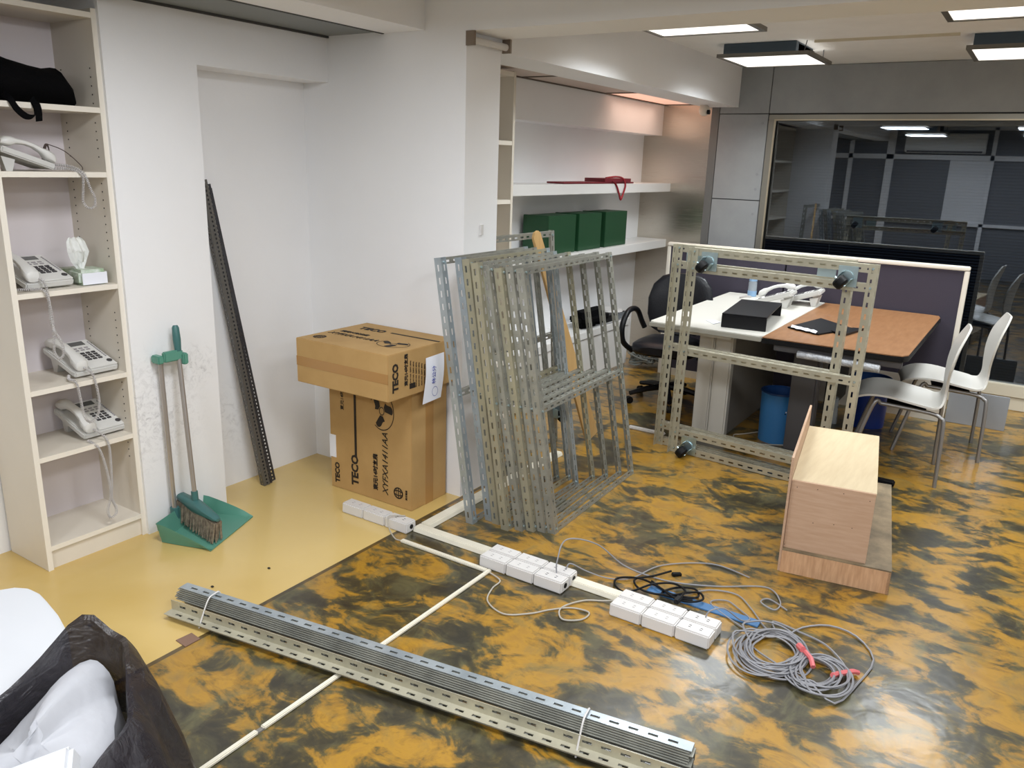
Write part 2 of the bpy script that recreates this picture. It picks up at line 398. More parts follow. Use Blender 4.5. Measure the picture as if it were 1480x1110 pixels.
struct('trim_9', mat('soffit_board', (205, 190, 180), .6), MB().box((3.32, 2.545, 2.172), (5.655, 2.892, 2.18)))
# stainless end wall of the niche
struct('wall_steel', M_steel, MB().box((XW, 2.475, 0), (XW+.1, 3.2, 2.3)))
struct('trim_10', mat('steel_return', (118, 118, 116), .5, .3), MB().box((XW-.006, 2.41, 0), (XW+.1, 2.475, 2.3)))
# concrete-panel wall with window
wl = struct('wall_end', M_joint, MB().box((XW+.018, -3.2, 2.08), (XW+.2, 2.41, H)).box((XW+.018, 1.98, 0), (XW+.2, 2.41, 2.08)).box((XW+.018, -3.2, 0), (XW+.2, 1.98, .13)))
def panel(y0, y1, z0, z1):
    o = MB().box((XW-.002, y0+.003, z0+.003), (XW+.018, y1-.003, z1-.003)).build('panel', M_conc, wl, bev=.002)
    return o
for (y0, y1) in ((2.0, 2.41), (.2, 2.0), (-1.6, .2), (-3.2, -1.6)): panel(y0, y1, 2.093, H)
for (z0, z1) in ((1.41, 2.093), (.73, 1.41), (.05, .73), (0, .05)): panel(2.0, 2.41, z0, z1)
for z in (2.02, 1.62, 1.5, .95, 1.3, .6):
    MB().cyl((XW-.004, 2.045, z), .011, .004, 14, axis='x').build('tie_hole', mat('plug', (142, 145, 146), .6), wl)
# window: frame, glass, blind and base trim
wn = struct('window_1', M_champ, MB().box((XW-.012, -3.2, 2.045), (XW+.05, 1.995, 2.085)).box((XW-.012, 1.945, .19), (XW+.05, 1.995, 2.045)), bev=.004)
MB().box((XW-.02, 1.935, .19), (XW+.0, 1.947, 2.045)).box((XW-.02, -3.2, 2.04), (XW, 1.947, 2.05)).build('frame_bead', mat('bead', (196, 184, 160), .3, .6), wn)
MB().box((XW+.02, -3.2, .19), (XW+.026, 1.945, 2.045)).build('pane', M_glass, wn)
sb = MB()
for i in range(0, 84):
    z = .2+i*.022; sb.box((XW+.05, -3.2, z), (XW+.066, 1.93, z+.0035), Matrix.Translation((0, 0, 0)))
    sb.add([(XW+.05, -3.2, z), (XW+.05, 1.93, z), (XW+.062, 1.93, z+.0185), (XW+.062, -3.2, z+.0185)], [(0, 1, 2, 3)])
sb.build('blind', M_slat, wn, kind='stuff')
MB().box((XW+.09, -3.2, .1), (XW+.1, 1.98, 2.1)).build('backing', mat('dark_room', (16, 17, 22), .8), wn)
struct('baseboard_end', mat('base_cream', (214, 206, 186), .4), MB().box((XW-.03, -3.2, .1), (XW+.1, 1.98, .19)).box((XW-.02, -3.2, 0), (XW+.1, 1.98, .1)), bev=.004)
# unseen sides of the room
struct('wall_right', M_wall, MB().box((-2.1, -3.3, 0), (6.9, -3.2, H)))
wb = struct('wall_back', mat('back_glazing', (120, 122, 126), .5), MB().box((-2.2, -3.2, 0), (-2.1, 3.6, H)))
fm = MB()
for y0, y1 in ((3.05, 3.12), (2.38, 2.5), (.86, .92), (-.8, -.7), (-2.4, -2.3)): fm.box((-2.1, y0, 0), (-2.05, y1, H))
fm.box((-2.1, -3.2, 1.92), (-2.05, 3.5, 2.0)).box((-2.1, -3.2, .85), (-2.05, 3.5, .9)).box((-2.1, -3.2, 2.4), (-2.05, 3.5, H))
fm.build('mullion', M_wall, wb)
MB().box((-2.1, .92, .9), (-2.09, 1.5, 1.92)).build('wall_board', M_wall, wb)
ac = thing('air_conditioner', 'white wall air conditioner mirrored in the dark window glass', 'air conditioner', (-2.09, 1.6, 2.0))
MB().prism([(0, 0), (.19, .02), (.21, .1), (.19, .31), (0, .33)], -.6, .6, basis((-2.05, 1.6, 2.02), X, Z, -Y)).build('body', M_acw, ac, world=True, bev=.01)
MB().box((-1.95, 1.04, 2.035), (-1.84, 2.16, 2.06)).build('louvre', M_dgrey, ac, world=True)

# ceiling lamps
def lamp(x, y, z, label, vis=True):
    t = thing('ceiling_lamp', label, 'light', (x, y, z), group=None)
    MB().box((-.3, -.3, 0), (.3, -.272, .022)).box((-.3, .272, 0), (.3, .3, .022)).box((-.3, -.272, 0), (-.272, .272, .022)).box((.272, -.272, 0), (.3, .272, .022)).build('frame', mat('lamp_frame', (120, 118, 112), .4, .5), t)
    MB().box((-.272, -.272, .004), (.272, .272, .012)).build('diffuser', E_lamp, t)
    hh = H-z
    MB().box((-.26, -.2, .024), (.16, .27, hh-.002)).build('housing', M_lightbody, t)  # housing coloured dark blue to stand for the shadow above the lamp
    MB().box((-.24, .1, .03), (-.2, .26, hh-.012)).box((-.2, -.2, .03), (.2, -.16, hh-.01)).build('bracket', mat('lamp_bracket', (100, 92, 84), .5), t)
    for sx in (-.25, .25):
        for sy in (-.25, .25): MB().tube([(sx, sy, .02), (sx*.9, sy*1.02, hh)], .003, 5).build('hanger', M_dgrey, t)
    return t
LN = ['square ceiling lamp hung by the niche beam, nearer the grey wall', 'square ceiling lamp partly hidden above the cross beam',
      'square ceiling lamp at the right edge in front of the grey wall', 'ceiling lamp strip at the top right corner of the view',
      'ceiling lamp out of view to the right by the window', 'ceiling lamp out of view to the right by the cross beam']
for (x, y), l in zip(FAR_LAMPS, LN): lamp(x, y, 2.36, l)
for i, (x, y) in enumerate(ADDED_NEAR_LAMPS):
    t = lamp(x, y, 2.27, 'unseen square ceiling lamp added to light the front bay, %s row, %s' % (['cross beam', 'rear'][i//3], ['by the bookcase side', 'in the middle', 'by the right wall'][i % 3]))
struct('trim_11', mat('ceiling_strip', (206, 198, 176), .6), MB().box((5.55, .59, 2.435), (5.57, 1.40, H)).box((5.52, -3.2, 2.43), (5.545, -.1, H)))

# small bracket bar at the pillar top
t = thing('blind_rail', 'short white rail with metal ends at the top of the pillar', 'rail', (3.05, 2.22, 2.16))
MB().tube([(3.06, 2.235, 2.165), (3.33, 2.235, 2.165)], .016, 10).build('rod', M_pvc, t, world=True, smooth=True)
for x in (3.045, 3.33): MB().box((x, 2.21, 2.14), (x+.012, 2.256, 2.2)).build('end_bracket', mat('bracket_brown', (140, 126, 112), .4, .5), t, world=True)
# pillar wall plate mark
t = MB().box((3.18, 2.249, 1.31), (3.2, 2.256, 1.36)).build('wall_hook', M_pvc, None, label='tiny white adhesive hook low on the pillar front', cat='hook', loc=(3.19, 2.25, 1.31))
# security camera
t = thing('security_camera', 'small cream dome security camera under the beam at the steel wall', 'camera', (6.55, 2.46, 2.145))
MB().cyl((6.55, 2.46, 2.115), .03, .03, 16).build('base', M_cream, t, world=True, smooth=True)
MB().ball((6.55, 2.45, 2.105), .045, 14, 8).build('dome', M_cream, t, world=True, smooth=True)
MB().cyl((6.525, 2.395, 2.09), .018, .02, 14, axis='y').build('lens', M_black, t, world=True, smooth=True)

# ------------------------------------------------------------------ left bookcase
CX0, CX1, CY0, CY1 = 1.444, 1.876, 3.125, 3.42
bk = thing('bookcase', 'tall cream open bookcase holding desk phones, beside the dustpan', 'bookcase', (1.66, 3.27, 0))
for x in (CX0, CX1-.02): MB().box((x, CY0, 0), (x+.02, CY1, 2.16)).build('side_panel', M_cream, bk, world=True, bev=.001)
for x in (CX0, CX1-.02): MB().box((x-.0005, CY0-.002, 0), (x+.0205, CY0, 2.16)).build('edge_band', M_cream2, bk, world=True)
MB().box((CX0+.02, CY1-.008, .02), (CX1-.02, CY1, 2.15)).build('back_panel', M_backp, bk, world=True)
SH = [.101, .478, .75, 1.124, 1.565, 1.806, 2.145]
for z in SH: MB().box((CX0+.02, CY0+.002, z-.02), (CX1-.02, CY1-.008, z)).build('shelf', M_cream, bk, world=True)
for z in SH: MB().box((CX0+.02, CY0+.0, z-.02), (CX1-.02, CY0+.002, z)).build('shelf_edge', M_cream2, bk, world=True)
MB().box((CX0+.02, CY0+.012, 0), (CX1-.02, CY0+.03, .081)).build('plinth', M_cream, bk, world=True)
ph = MB()
for z in [1.95-.032*i for i in range(6)]+[1.75-.032*i for i in range(5)]+[1.52-.032*i for i in range(10)]+[1.0-.032*i for i in range(7)]+[.7-.032*i for i in range(6)]+[.43-.032*i for i in range(3)]:
    for y in (CY0+.04, CY1-.05): ph.cyl((CX1-.0215, y, z), .0028, .002, 8, axis='x')
ph.build('peg_holes', M_hole, bk, world=True, kind='stuff')

# ------------------------------------------------------------------ telephones
def telephone(label, loc, rz, cordpath=None, lcdv=True, cordcol=None, scale=1):
    """local: x right, y back, z up; handset on the left"""
    t = thing('telephone', label, 'telephone', loc, rz, 'office desk telephones'); t.scale = (scale,)*3
    T = Matrix.Translation((0, 0, .006)) @ Matrix.Rotation(math.radians(19), 4, 'X')
    prof = [(-.093, 0), (.093, 0), (.096, .02), (.096, .225), (.088, .232), (-.088, .232), (-.096, .225), (-.096, .02)]
    MB().prism(prof, 0, .026, T).build('body', M_phone, t, bev=.005)
    MB().prism([(-.03, .004), (.092, .004), (.092, .226), (-.03, .226)], .026, .031, T).build('faceplate', M_phonel, t, bev=.002)
    # handset: arched loft along local y
    H_ = [(.0, .040, .022, .012), (.01, .047, .027, .020), (.04, .054, .028, .022), (.062, .062, .021, .013), (.10, .070, .019, .010), (.135, .070, .019, .010), (.172, .062, .021, .013), (.192, .054, .028, .022), (.22, .047, .027, .020), (.232, .040, .022, .012)]
    rings = [[T @ q for q in sell(Vector((-.066, y, z+.002)), X, Z, a, b_, 12)] for y, z, a, b_ in H_]
    MB().loft(rings).build('handset', M_phonel, t, smooth=True)
    if lcdv:
        MB().box((-.012, .185, .0305), (.062, .215, .0325), T).build('display', M_lcd, t)
    kb = MB()
    for i in range(3):
        for j in range(4):
            x = .0+i*.023; y = .062+j*.017; kb.box((x, y, .031), (x+.016, y+.010, .0345), T)
    kb.build('keypad', M_key, t, kind='stuff')
    k2 = MB()
    for j in range(12): k2.box((.079, .07+j*.0115, .031), (.084, .077+j*.0115, .0335), T)
    for j in range(2):
        for i in range(3): k2.box((-.006+i*.024, .142+j*.016, .031), (.01+i*.024, .15+j*.016, .0325), T)
    k2.build('line_keys', mat('grey_keys', (150, 146, 148), .5), t, kind='stuff')
    MB().cyl((.074, .035, .031), .011, .003, 16, M=T).build('navigation_key', M_key, t)
    for xa in (-.07, .045): MB().prism([(.165, 0), (.19, 0), (.205, .062), (.15, .048)], xa, xa+.03, basis((0, 0, 0), Y, Z)).build('foot', M_phone, t)
    if cordpath:
        inv = wmat(t).inverted()
        c = curly([inv @ Vector(p) for p in cordpath], .0045/scale, .0062/scale, .0018/scale)
        c.build('cord', cordcol or M_cord, t, smooth=True)
    return t
S3, S4, S5, S2 = 1.124, .75, .478, 1.565
telephone('cream desk telephone on the shelf beside the tissue pack', (1.612, 3.172, S3), math.radians(3),
          [(1.56, 3.165, S3+.05), (1.575, 3.14, S3+.035), (1.572, 3.118, S3-.02), (1.568, 3.112, S3-.1), (1.575, 3.112, S3-.15), (1.598, 3.112, S3-.2), (1.6, 3.112, S3-.245), (1.582, 3.112, S3-.262), (1.566, 3.113, S3-.23), (1.572, 3.112, S3-.16), (1.57, 3.11, S3-.06), (1.558, 3.116, S3+.006), (1.53, 3.15, S3+.01), (1.475, 3.165, S3+.012)])
telephone('grey-white desk telephone with a cord hanging in a U over the shelf below', (1.756, 3.172, S4), math.radians(2),
          [(1.692, 3.165, S4+.05), (1.71, 3.13, S4+.03), (1.712, 3.108, S4-.02), (1.712, 3.1, S4-.1), (1.695, 3.1, S4-.152), (1.665, 3.1, S4-.165), (1.645, 3.1, S4-.13), (1.64, 3.104, S4-.06), (1.635, 3.112, S4+.005), (1.63, 3.15, S4+.012), (1.655, 3.2, S4+.012)])
telephone('lowest desk telephone, its cord dangling in a long loop to the bottom shelf', (1.772, 3.185, S5), math.radians(1),
          [(1.71, 3.178, S5+.05), (1.73, 3.14, S5+.03), (1.738, 3.112, S5-.01), (1.735, 3.105, S5-.1), (1.73, 3.108, S5-.2), (1.725, 3.108, S5-.25), (1.74, 3.11, S5-.3), (1.735, 3.11, S5-.33), (1.712, 3.11, S5-.335), (1.703, 3.11, S5-.3), (1.718, 3.108, S5-.25), (1.722, 3.106, S5-.2), (1.712, 3.106, S5-.1), (1.695, 3.115, S5-.015), (1.68, 3.16, S5+.01)])
telephone('highest desk telephone in the bookcase, lying sideways below the black bag', (1.672, 3.235, S2), math.radians(90), 
          [(1.63, 3.215, S2+.03), (1.68, 3.19, S2+.025), (1.73, 3.15, S2+.02), (1.76, 3.118, S2-.005), (1.775, 3.11, S2-.06), (1.79, 3.11, S2-.1), (1.785, 3.11, S2-.13), (1.76, 3.11, S2-.135), (1.742, 3.11, S2-.11), (1.748, 3.11, S2-.06), (1.752, 3.115, S2-.01), (1.72, 3.14, S2+.01), (1.66, 3.17, S2+.01)], scale=.86)
wc = MB()
for k in range(4):
    wc.tube(smooth_path([(1.70+k*.003, 3.3, S2+.01), (1.71+k*.003, 3.3, S2+.07), (1.725+k*.002, 3.3, S2+.1), (1.735, 3.3, S2+.07), (1.72+.003*k, 3.3, S2+.02)], 6), .0022, 5)
wc.tube(smooth_path([(1.73, 3.3, S2+.1), (1.79, 3.29, S2+.075), (1.84, 3.27, S2+.02), (1.83, 3.25, S2+.004)], 6), .0018, 5)
wc.build('wire_coil', mat('dark_wire', (84, 72, 68), .5), None, label='thin dark wire looped behind the sideways telephone', cat='wire', smooth=True, loc=(1.72, 3.3, S2))
# desk phones (profile view on the white desk)
telephone('white desk telephone on the white desk, nearer the camera', (5.68, 1.60, .741), math.radians(184), [(5.76, 1.70, .775), (5.83, 1.78, .75), (5.92, 1.76, .748), (5.9, 1.72, .75)], scale=1.1)
telephone('white desk telephone on the white desk, behind the other by the divider', (5.90, 1.46, .741), math.radians(184), None, scale=1.1)

# tissue pack
t = thing('tissue_pack', 'soft white and green tissue pack with a tissue pulled up', 'tissues', (1.79, 3.22, S3))
m_ = MB(); m_.prism([(1.722, 3.158), (1.838, 3.153), (1.848, 3.27), (1.74, 3.28)], S3, S3+.062)
m_.build('pack', mat('tissue_wrap', (222, 226, 220), .35, c2=(150, 178, 140), vscale=30, bump=.6, bscale=30), t, world=True, bev=.012)
MB().box((1.73, 3.1525, S3+.004), (1.832, 3.1535, S3+.05)).build('front_face', M_paper, t, world=True)
rings = []
for z, a, yy in ((.055, .012, 0), (.09, .03, .004), (.13, .042, -.004), (.17, .036, .006), (.185, .026, .008)):
    rings.append([Vector((1.765-.1*(z-.05)+a*(k/8-.5)*2, 3.215+yy+.008*math.sin(k*1.7+z*20), S3+z+.004*math.sin(k*2))) for k in range(9)])
MB().loft(rings, caps=False, closed=False).build('tissue', M_tissue, t, world=True, smooth=True)
MB().prism([(1.66, 3.33), (1.83, 3.32), (1.845, 3.4), (1.66, 3.4)], S3, S3+.05).build('spare_pack', mat('tissue_wrap2', (214, 218, 206), .4, c2=(130, 150, 110), vscale=22, bump=.8, bscale=20), None, cat='tissues', label='crumpled printed plastic pack behind the tissue pack', loc=(1.75, 3.36, S3), bev=.014).name = 'tissue_pack'
# black bag on upper shelf
t = thing('shoulder_bag', 'black cloth bag slumped on the top shelf of the bookcase', 'bag', (1.62, 3.27, 1.806))
rings = []
for x, h_, d in ((1.466, .15, .12), (1.52, .165, .13), (1.58, .15, .13), (1.65, .135, .125), (1.71, .13, .12), (1.755, .135, .11), (1.79, .085, .09), (1.822, .03, .04)):
    rings.append([Vector((x+.006*mnoise.noise(Vector((x*9, k, 0))), 3.265+d*math.cos(2*math.pi*k/16)*(1+.08*mnoise.noise(Vector((x*14, k*.9, 2)))), 1.809+h_*.5+h_*.5*math.sin(2*math.pi*k/16)*(1+.1*mnoise.noise(Vector((x*12, k*.7, 5)))))) for k in range(16)])
MB().loft(rings).build('body', M_cloth, t, world=True, smooth=True)
def ribbon(pts, wv, th=.002):
    P = smooth_path(pts, 6); rings = []
    for p in P: rings.append([p-wv, p+wv, p+wv+Vector((0, -th, th)), p-wv+Vector((0, -th, th))])
    return MB().loft(rings)
ribbon([(1.52, 3.16, 1.83), (1.525, 3.12, 1.812), (1.54, 3.112, 1.78), (1.57, 3.11, 1.755), (1.6, 3.11, 1.76), (1.607, 3.113, 1.79), (1.605, 3.13, 1.82)], Vector((.008, 0, .008))).build('strap', M_cloth, t, world=True)
ribbon([(1.612, 3.14, 1.815), (1.612, 3.115, 1.80), (1.614, 3.11, 1.775), (1.612, 3.11, 1.742)], Vector((.012, 0, .002))).build('strap', M_cloth, t, world=True)

# ------------------------------------------------------------------ broom and dustpan
ang = math.radians(21.8); ex = Vector((math.cos(ang), math.sin(ang), 0)); ey = Vector((-math.sin(ang), math.cos(ang), 0))
O = Vector((2.10, 2.82, 0)); MD = basis(O, ex, ey)
dp = thing('dustpan', 'green long-handled dustpan standing open against the white pier', 'dustpan', (2.05, 2.95, 0))
outer = []; nU, nV = 14, 10
def pan(u, v, up=0):
    # u -1..1 across, v 0 lip .. 1 back
    wd = .176*(1-.10*v**2); y = v*.29
    edge = max(0, abs(u)-.86)/.14; back = max(0, v-.86)/.14
    h_ = (.085*min(1, v*1.25)**.8)*max(edge, back)
    uu = u if abs(u) < .86 else math.copysign(.86+(abs(u)-.86)*.45, u)
    return MD @ Vector((uu*wd/.9, y if v < .86 else .29*(.86+(v-.86)*.45), .002+h_+up))
us = [-1, -.95, -.9, -.86, -.6, -.3, 0, .3, .6, .86, .9, .95, 1]; vs_ = [0, .15, .3, .45, .6, .75, .86, .9, .95, 1]
g = [[pan(u, v) for u in us] for v in vs_]; g2 = [[p+Vector((0, 0, .004)) for p in r] for r in g]
mb = MB(); nu = len(us); V_ = [p for r in g for p in r]+[p for r in g2 for p in r]; K = nu*len(vs_); fs = []
for i in range(len(vs_)-1):
    for j in range(nu-1):
        a = i*nu+j; fs.append((a, a+1, a+nu+1, a+nu)); fs.append((a+K, a+nu+K, a+nu+1+K, a+1+K))
bd = [j for j in range(nu)]+[i*nu+nu-1 for i in range(1, len(vs_))]+[(len(vs_)-1)*nu+j for j in range(nu-2, -1, -1)]+[i*nu for i in range(len(vs_)-2, 0, -1)]
for q, r in zip(bd, bd[1:]+bd[:1]): fs.append((q, r, r+K, q+K))
mb.add(V_, fs); mb.build('pan', M_green, dp, world=True, smooth=True)
MB().tube([(1.99, 3.075, .07), (1.987, 3.082, .79)], .011, 12).build('pole', M_alu, dp, world=True, smooth=True)
MB().cyl((1.99, 3.075, .03), .02, .07, 14).build('socket', M_green2, dp, world=True, smooth=True)
MB().box((1.955, 3.045, .775), (1.985, 3.1, .81)).box((1.98, 3.035, .78), (2.07, 3.06, .825)).box((2.06, 3.02, .76), (2.085, 3.065, .81)).build('clip', M_green, dp, world=True, bev=.005)
br = thing('broom', 'broom with dark green head, grey bristles and metal stick resting in the dustpan', 'broom', (2.04, 2.98, 0))
hd0, hd1 = Vector((2.045, 3.165, .118)), Vector((1.998, 2.79, .098))
hdir = (hd1-hd0).normalized(); side = Vector((1, .1, 0)).normalized()
rings = []
for s_, w_, h_ in ((0, .012, .006), (.05, .022, .012), (.25, .026, .018), (.45, .03, .03), (.55, .03, .03), (.75, .027, .018), (.95, .02, .01), (1, .012, .006)):
    c = hd0.lerp(hd1, s_)+Vector((.01, 0, .012)); rings.append(sell(c, side, Z, w_, h_, 12))
MB().loft(rings).build('head', M_green2, br, world=True, smooth=True)
bb = MB()
for i in range(46):
    for j in range(5):
        s_ = (i+.5)/46; c = hd0.lerp(hd1, s_)+side*((j-2)*.009)+Vector((.008, 0, 0)); e = c+Vector((random.uniform(-.006, .006)+(j-2)*.006-.008, random.uniform(-.008, .008)-.01+(.02*(s_-.5)), -.088+.01*random.random()))
        bb.tube([c, e], .004, 4, radii=[.0045, .003])
bb.build('bristles', M_brist, br, world=True, kind='stuff')
hb = hd0.lerp(hd1, .5)+Vector((.01, 0, .03)); ht = Vector((2.058, 3.06, .93)); dv = (ht-hb).normalized()
MB().tube([hb, hb+dv*.05], .015, 12).build('collar', M_green2, br, world=True, smooth=True)
MB().tube([hb+dv*.04, ht-dv*.12], .0105, 12).build('stick', M_alu, br, world=True, smooth=True)
MB().tube([ht-dv*.13, ht-dv*.11, ht-dv*.06, ht-dv*.01, ht], .015, 12, radii=[.012, .014, .017, .015, .01]).build('grip', M_green2, br, world=True, smooth=True)

# dark angle irons leaning in the recess
for i, (bx, by, tx, ty, m_, lb) in enumerate(((2.545, 3.135, 2.382, 3.262, mat('mid_angle', (104, 102, 98), .45, .5), 'perforated dark grey angle bar leaning in the recess, leftmost of the three'), (2.565, 3.14, 2.40, 3.262, M_steelbar, 'dark steel angle bar leaning in the recess, middle of the three'), (2.60, 3.155, 2.412, 3.27, M_steelbar, 'dark steel angle bar leaning in the recess, rightmost of the three'))):
    a = Vector((bx, by, .002)); b2 = Vector((tx, ty, 1.53-.02*i)); L_ = (b2-a).length
    angle_mb(L_, basis(a, b2-a, (1, -.1, 0)), w_=.034, pitch=.02, sl=.01, sw=.008).build('angle_bar', m_, None, cat='angle bar', group='angle bars leaning in the recess', label=lb, loc=tuple(a))

# ------------------------------------------------------------------ cartons
def carton(name, label, x0, y0, z0, x1, y1, z1):
    t = thing(name, label, 'box', ((x0+x1)/2, (y0+y1)/2, z0)); g_ = .0015
    MB().box((x0, y0, z0), (x1, y1, z1)).build('body', M_card, t, world=True, bev=.003)
    return t
c1 = carton('carton', 'tall brown fan carton standing on the floor, lettering on its side', 2.765, 2.335, 0, 3.035, 2.875, .605)
xf = 2.7635  # printed face x, lettering runs upwards: text x -> +z, text y -> +y... seen from -x
def facex(y, z): return basis((xf, y, z), Z, Y, -X)
MB().box((xf-.0006, 2.69, .20), (xf+.001, 2.704, .60)).build('printed_bar', M_ink, c1, world=True)
text('TECO', .062, facex(2.685, .045), 'lettering', M_ink, c1, bold=.0022)
text('TECO', .042, facex(2.815, .03), 'lettering', M_ink, c1, bold=.0015)
text('XYFXA1411AA', .05, facex(2.485, .045), 'lettering', M_ink, c1, shear=.3)
text('東元14吋立扇', .032, facex(2.555, .055), 'lettering', M_ink, c1, bold=.001)
text('東元14吋立扇', .026, facex(2.775, .43), 'lettering', M_ink, c1)
text('東元電機', .013, facex(2.362, .05), 'lettering', M_ink, c1)
def emblem(M, r, parent):
    mb = MB()
    def ring(rx, ry, r2x, r2y, a0=0, a1=2*math.pi, n=28):
        for k in range(n):
            p, q = a0+(a1-a0)*k/n, a0+(a1-a0)*(k+1)/n
            mb.add([M @ Vector((math.cos(p)*rx, math.sin(p)*ry, 0)), M @ Vector((math.cos(q)*rx, math.sin(q)*ry, 0)), M @ Vector((math.cos(q)*r2x, math.sin(q)*r2y, 0)), M @ Vector((math.cos(p)*r2x, math.sin(p)*r2y, 0))], [(0, 1, 2, 3)])
    ring(r, r, r*.78, r*.78); ring(r*.5, r, r*.3, r*.85)
    mb.box((-r, -r*.08, -.0002), (r, r*.08, .0002), M); mb.box((-r*.9, r*.36, -.0002), (r*.9, r*.46, .0002), M); mb.box((-r*.9, -r*.46, -.0002), (r*.9, -r*.36, .0002), M)
    mb.build('emblem', M_ink, parent, world=True)
emblem(facex(2.418, .075), .03, c1)
def fan_print(M, r, parent):
    mb = MB()
    def P(a, rr): return M @ Vector((math.cos(a)*rr*r, math.sin(a)*rr*r*.8, 0))
    for k in range(40):
        a, c = 2*math.pi*k/40, 2*math.pi*(k+1)/40
        if 6 < k < 16: continue
        mb.add([P(a, 1), P(c, 1), P(c, .95), P(a, .95)], [(0, 1, 2, 3)])
    for b0 in (.5, 2.6, 4.7):
        pts = [P(b0+.0, .26)]
        for k in range(9): pts.append(P(b0-.1+.14*k, .55+.36*math.sin(math.pi*min(1, k/7+.25))**.7))
        pts.append(P(b0+.9, .28)); mb.add(pts, [tuple(range(len(pts)))])
    for k in range(20):
        a, c = 2*math.pi*k/20, 2*math.pi*(k+1)/20; mb.add([P(a, .22), P(c, .22), P(c, .17), P(a, .17)], [(0, 1, 2, 3)])
    mb.build('fan_picture', M_ink, parent, world=True)
fan_print(basis((xf, 2.52, .475), Z, Y, -X), .098, c1)
MB().box((2.87, 2.334, .0), (2.93, 2.3352, .604)).build('tape', M_tape, c1, world=True)
MB().box((xf-.001, 2.835, .165), (xf+.002, 2.878, .285)).build('sticker', M_paper, c1, world=True)
c2 = carton('carton', 'flat brown fan carton lying on top of the tall one', 2.56, 2.295, .607, 3.045, 2.872, .822)
Mt = lambda x, y: basis((x, y, .8232), (0, -1, 0), X)
text('TECO', .062, Mt(2.905, 2.80), 'lettering', M_ink, c2, bold=.002)
MB().box((2.922, 2.30, .8222), (2.936, 2.60, .8236)).build('printed_bar', M_ink, c2, world=True)
text('東元14吋立扇', .03, Mt(2.80, 2.82), 'lettering', M_ink, c2, bold=.001)
text('XYFXA1411AA', .048, Mt(2.735, 2.84), 'lettering', M_ink, c2, shear=.3)
emblem(Mt(2.645, 2.80), .032, c2)
fan_print(Mt(2.75, 2.43), .085, c2)
MB().box((2.559, 2.296, .69), (2.5605, 2.871, .735)).build('tape', M_tape, c2, world=True)
Ms = lambda x, z: basis((x, 2.2938, z), (0, 0, 1), (-1, 0, 0))
text('TECO', .05, Ms(2.625, .645), 'lettering', M_ink, c2, bold=.0022)
text('東元14吋立扇', .025, Ms(2.69, .66), 'lettering', M_ink, c2, bold=.0008)
for i in range(7): text('XYFXA1411AA'[i:]+'  220W 60Hz', .011, Ms(2.715+.02*i, .64), 'lettering', M_ink, c2)
MB().box((2.705, 2.2935, .64), (2.745, 2.2944, .665)).build('barcode', M_ink, c2, world=True)
nt_ = thing('paper_note', 'white sheet with blue handwriting taped on the end of the upper carton', 'note', (2.87, 2.285, .58))
rings = []
for k in range(9):
    z = .765-.215*k/8; yy = 2.288-.0015*k-.006*math.sin(k*.5)
    rings.append([Vector((2.815-.004*k, yy, z)), Vector((2.955-.004*k, yy+.004, z+.004)), Vector((2.955-.004*k, yy+.0055, z+.004)), Vector((2.815-.004*k, yy+.0015, z))])
MB().loft(rings).build('sheet', M_paper, nt_, world=True, smooth=True)
text('林公分', .03, basis((2.87, 2.2755, .635), (0, -.02, 1), (-1, 0, 0)), 'handwriting', M_blueink, nt_)
mb = MB()
for k in range(18):
    a, c = 2*math.pi*k/18, 2*math.pi*(k+1)/18; C_ = Vector((2.862, 2.2715, .60))
    mb.add([C_+Vector((math.cos(q)*rr*.9, 0, math.sin(q)*rr)) for q, rr in ((a, .024), (c, .024), (c, .0215), (a, .0215))], [(0, 1, 2, 3)])
mb.build('circle_mark', M_blueink, nt_, world=True)

# ------------------------------------------------------------------ leaning slotted-angle frames
BOLT = None
def bolt(parent, p, nrm):
    global BOLT
    if BOLT is None:
        o = MB().cyl((0, 0, 0), .006, .004, 8).build('bolt', M_plate, parent); BOLT = o.data; o.location = p
    else: o = put('bolt', BOLT, parent, loc=p)
    o.rotation_euler = Vector(nrm).to_track_quat('Z', 'Y').to_euler(); return o
def ladder(label, bl, ex_, W, up, Hh, rails, mats, group):
    """frame: bl bottom-left corner (front face), ex_ width dir, up dir"""
    ex_ = Vector(ex_).normalized(); up = Vector(up).normalized(); nb = ex_.cross(up)  # front normal
    if nb.y > 0: nb = -nb
    back = -nb; bl = Vector(bl)
    t = thing('slotted_angle_frame', label, 'metal frame', tuple(bl), group=group)
    Mz = lambda o, ex2, ey2, ez2: basis(o, ex2, ey2, ez2)
    angle_mb(Hh, Mz(bl, up, ex_, back), w_=.038).build('post', mats[0], t, world=True)
    angle_mb(Hh, Mz(bl+ex_*W, up, -ex_, back), w_=.036).build('post', mats[1], t, world=True)
    for h_, kind in rails:
        o = bl+up*h_+ex_*.003+back*.0028
        if kind == 'top': angle_mb(W-.006, Mz(o, ex_, -up, back), w_=.030).build('rail', mats[2], t, world=True)
        else: angle_mb(W-.006, Mz(o, ex_, up, back), w_=.030).build('rail', mats[2], t, world=True)
        for q in (.02, W-.02): bolt(t, (ex_*q+up*(h_+(-.02 if kind == 'top' else .02))-back*.001), -back)
    return t
G = [M_galv, M_galvb, M_galvy]
LY = [1.645, 1.692, 1.738, 1.784, 1.84, 1.908, 1.958, 2.012]; LX = [2.966, 2.952, 2.928, 2.9, 2.866, 2.893, 2.905, 2.825]
LW = [.93, .885, .83, .79, .70, .72, .66, .74]
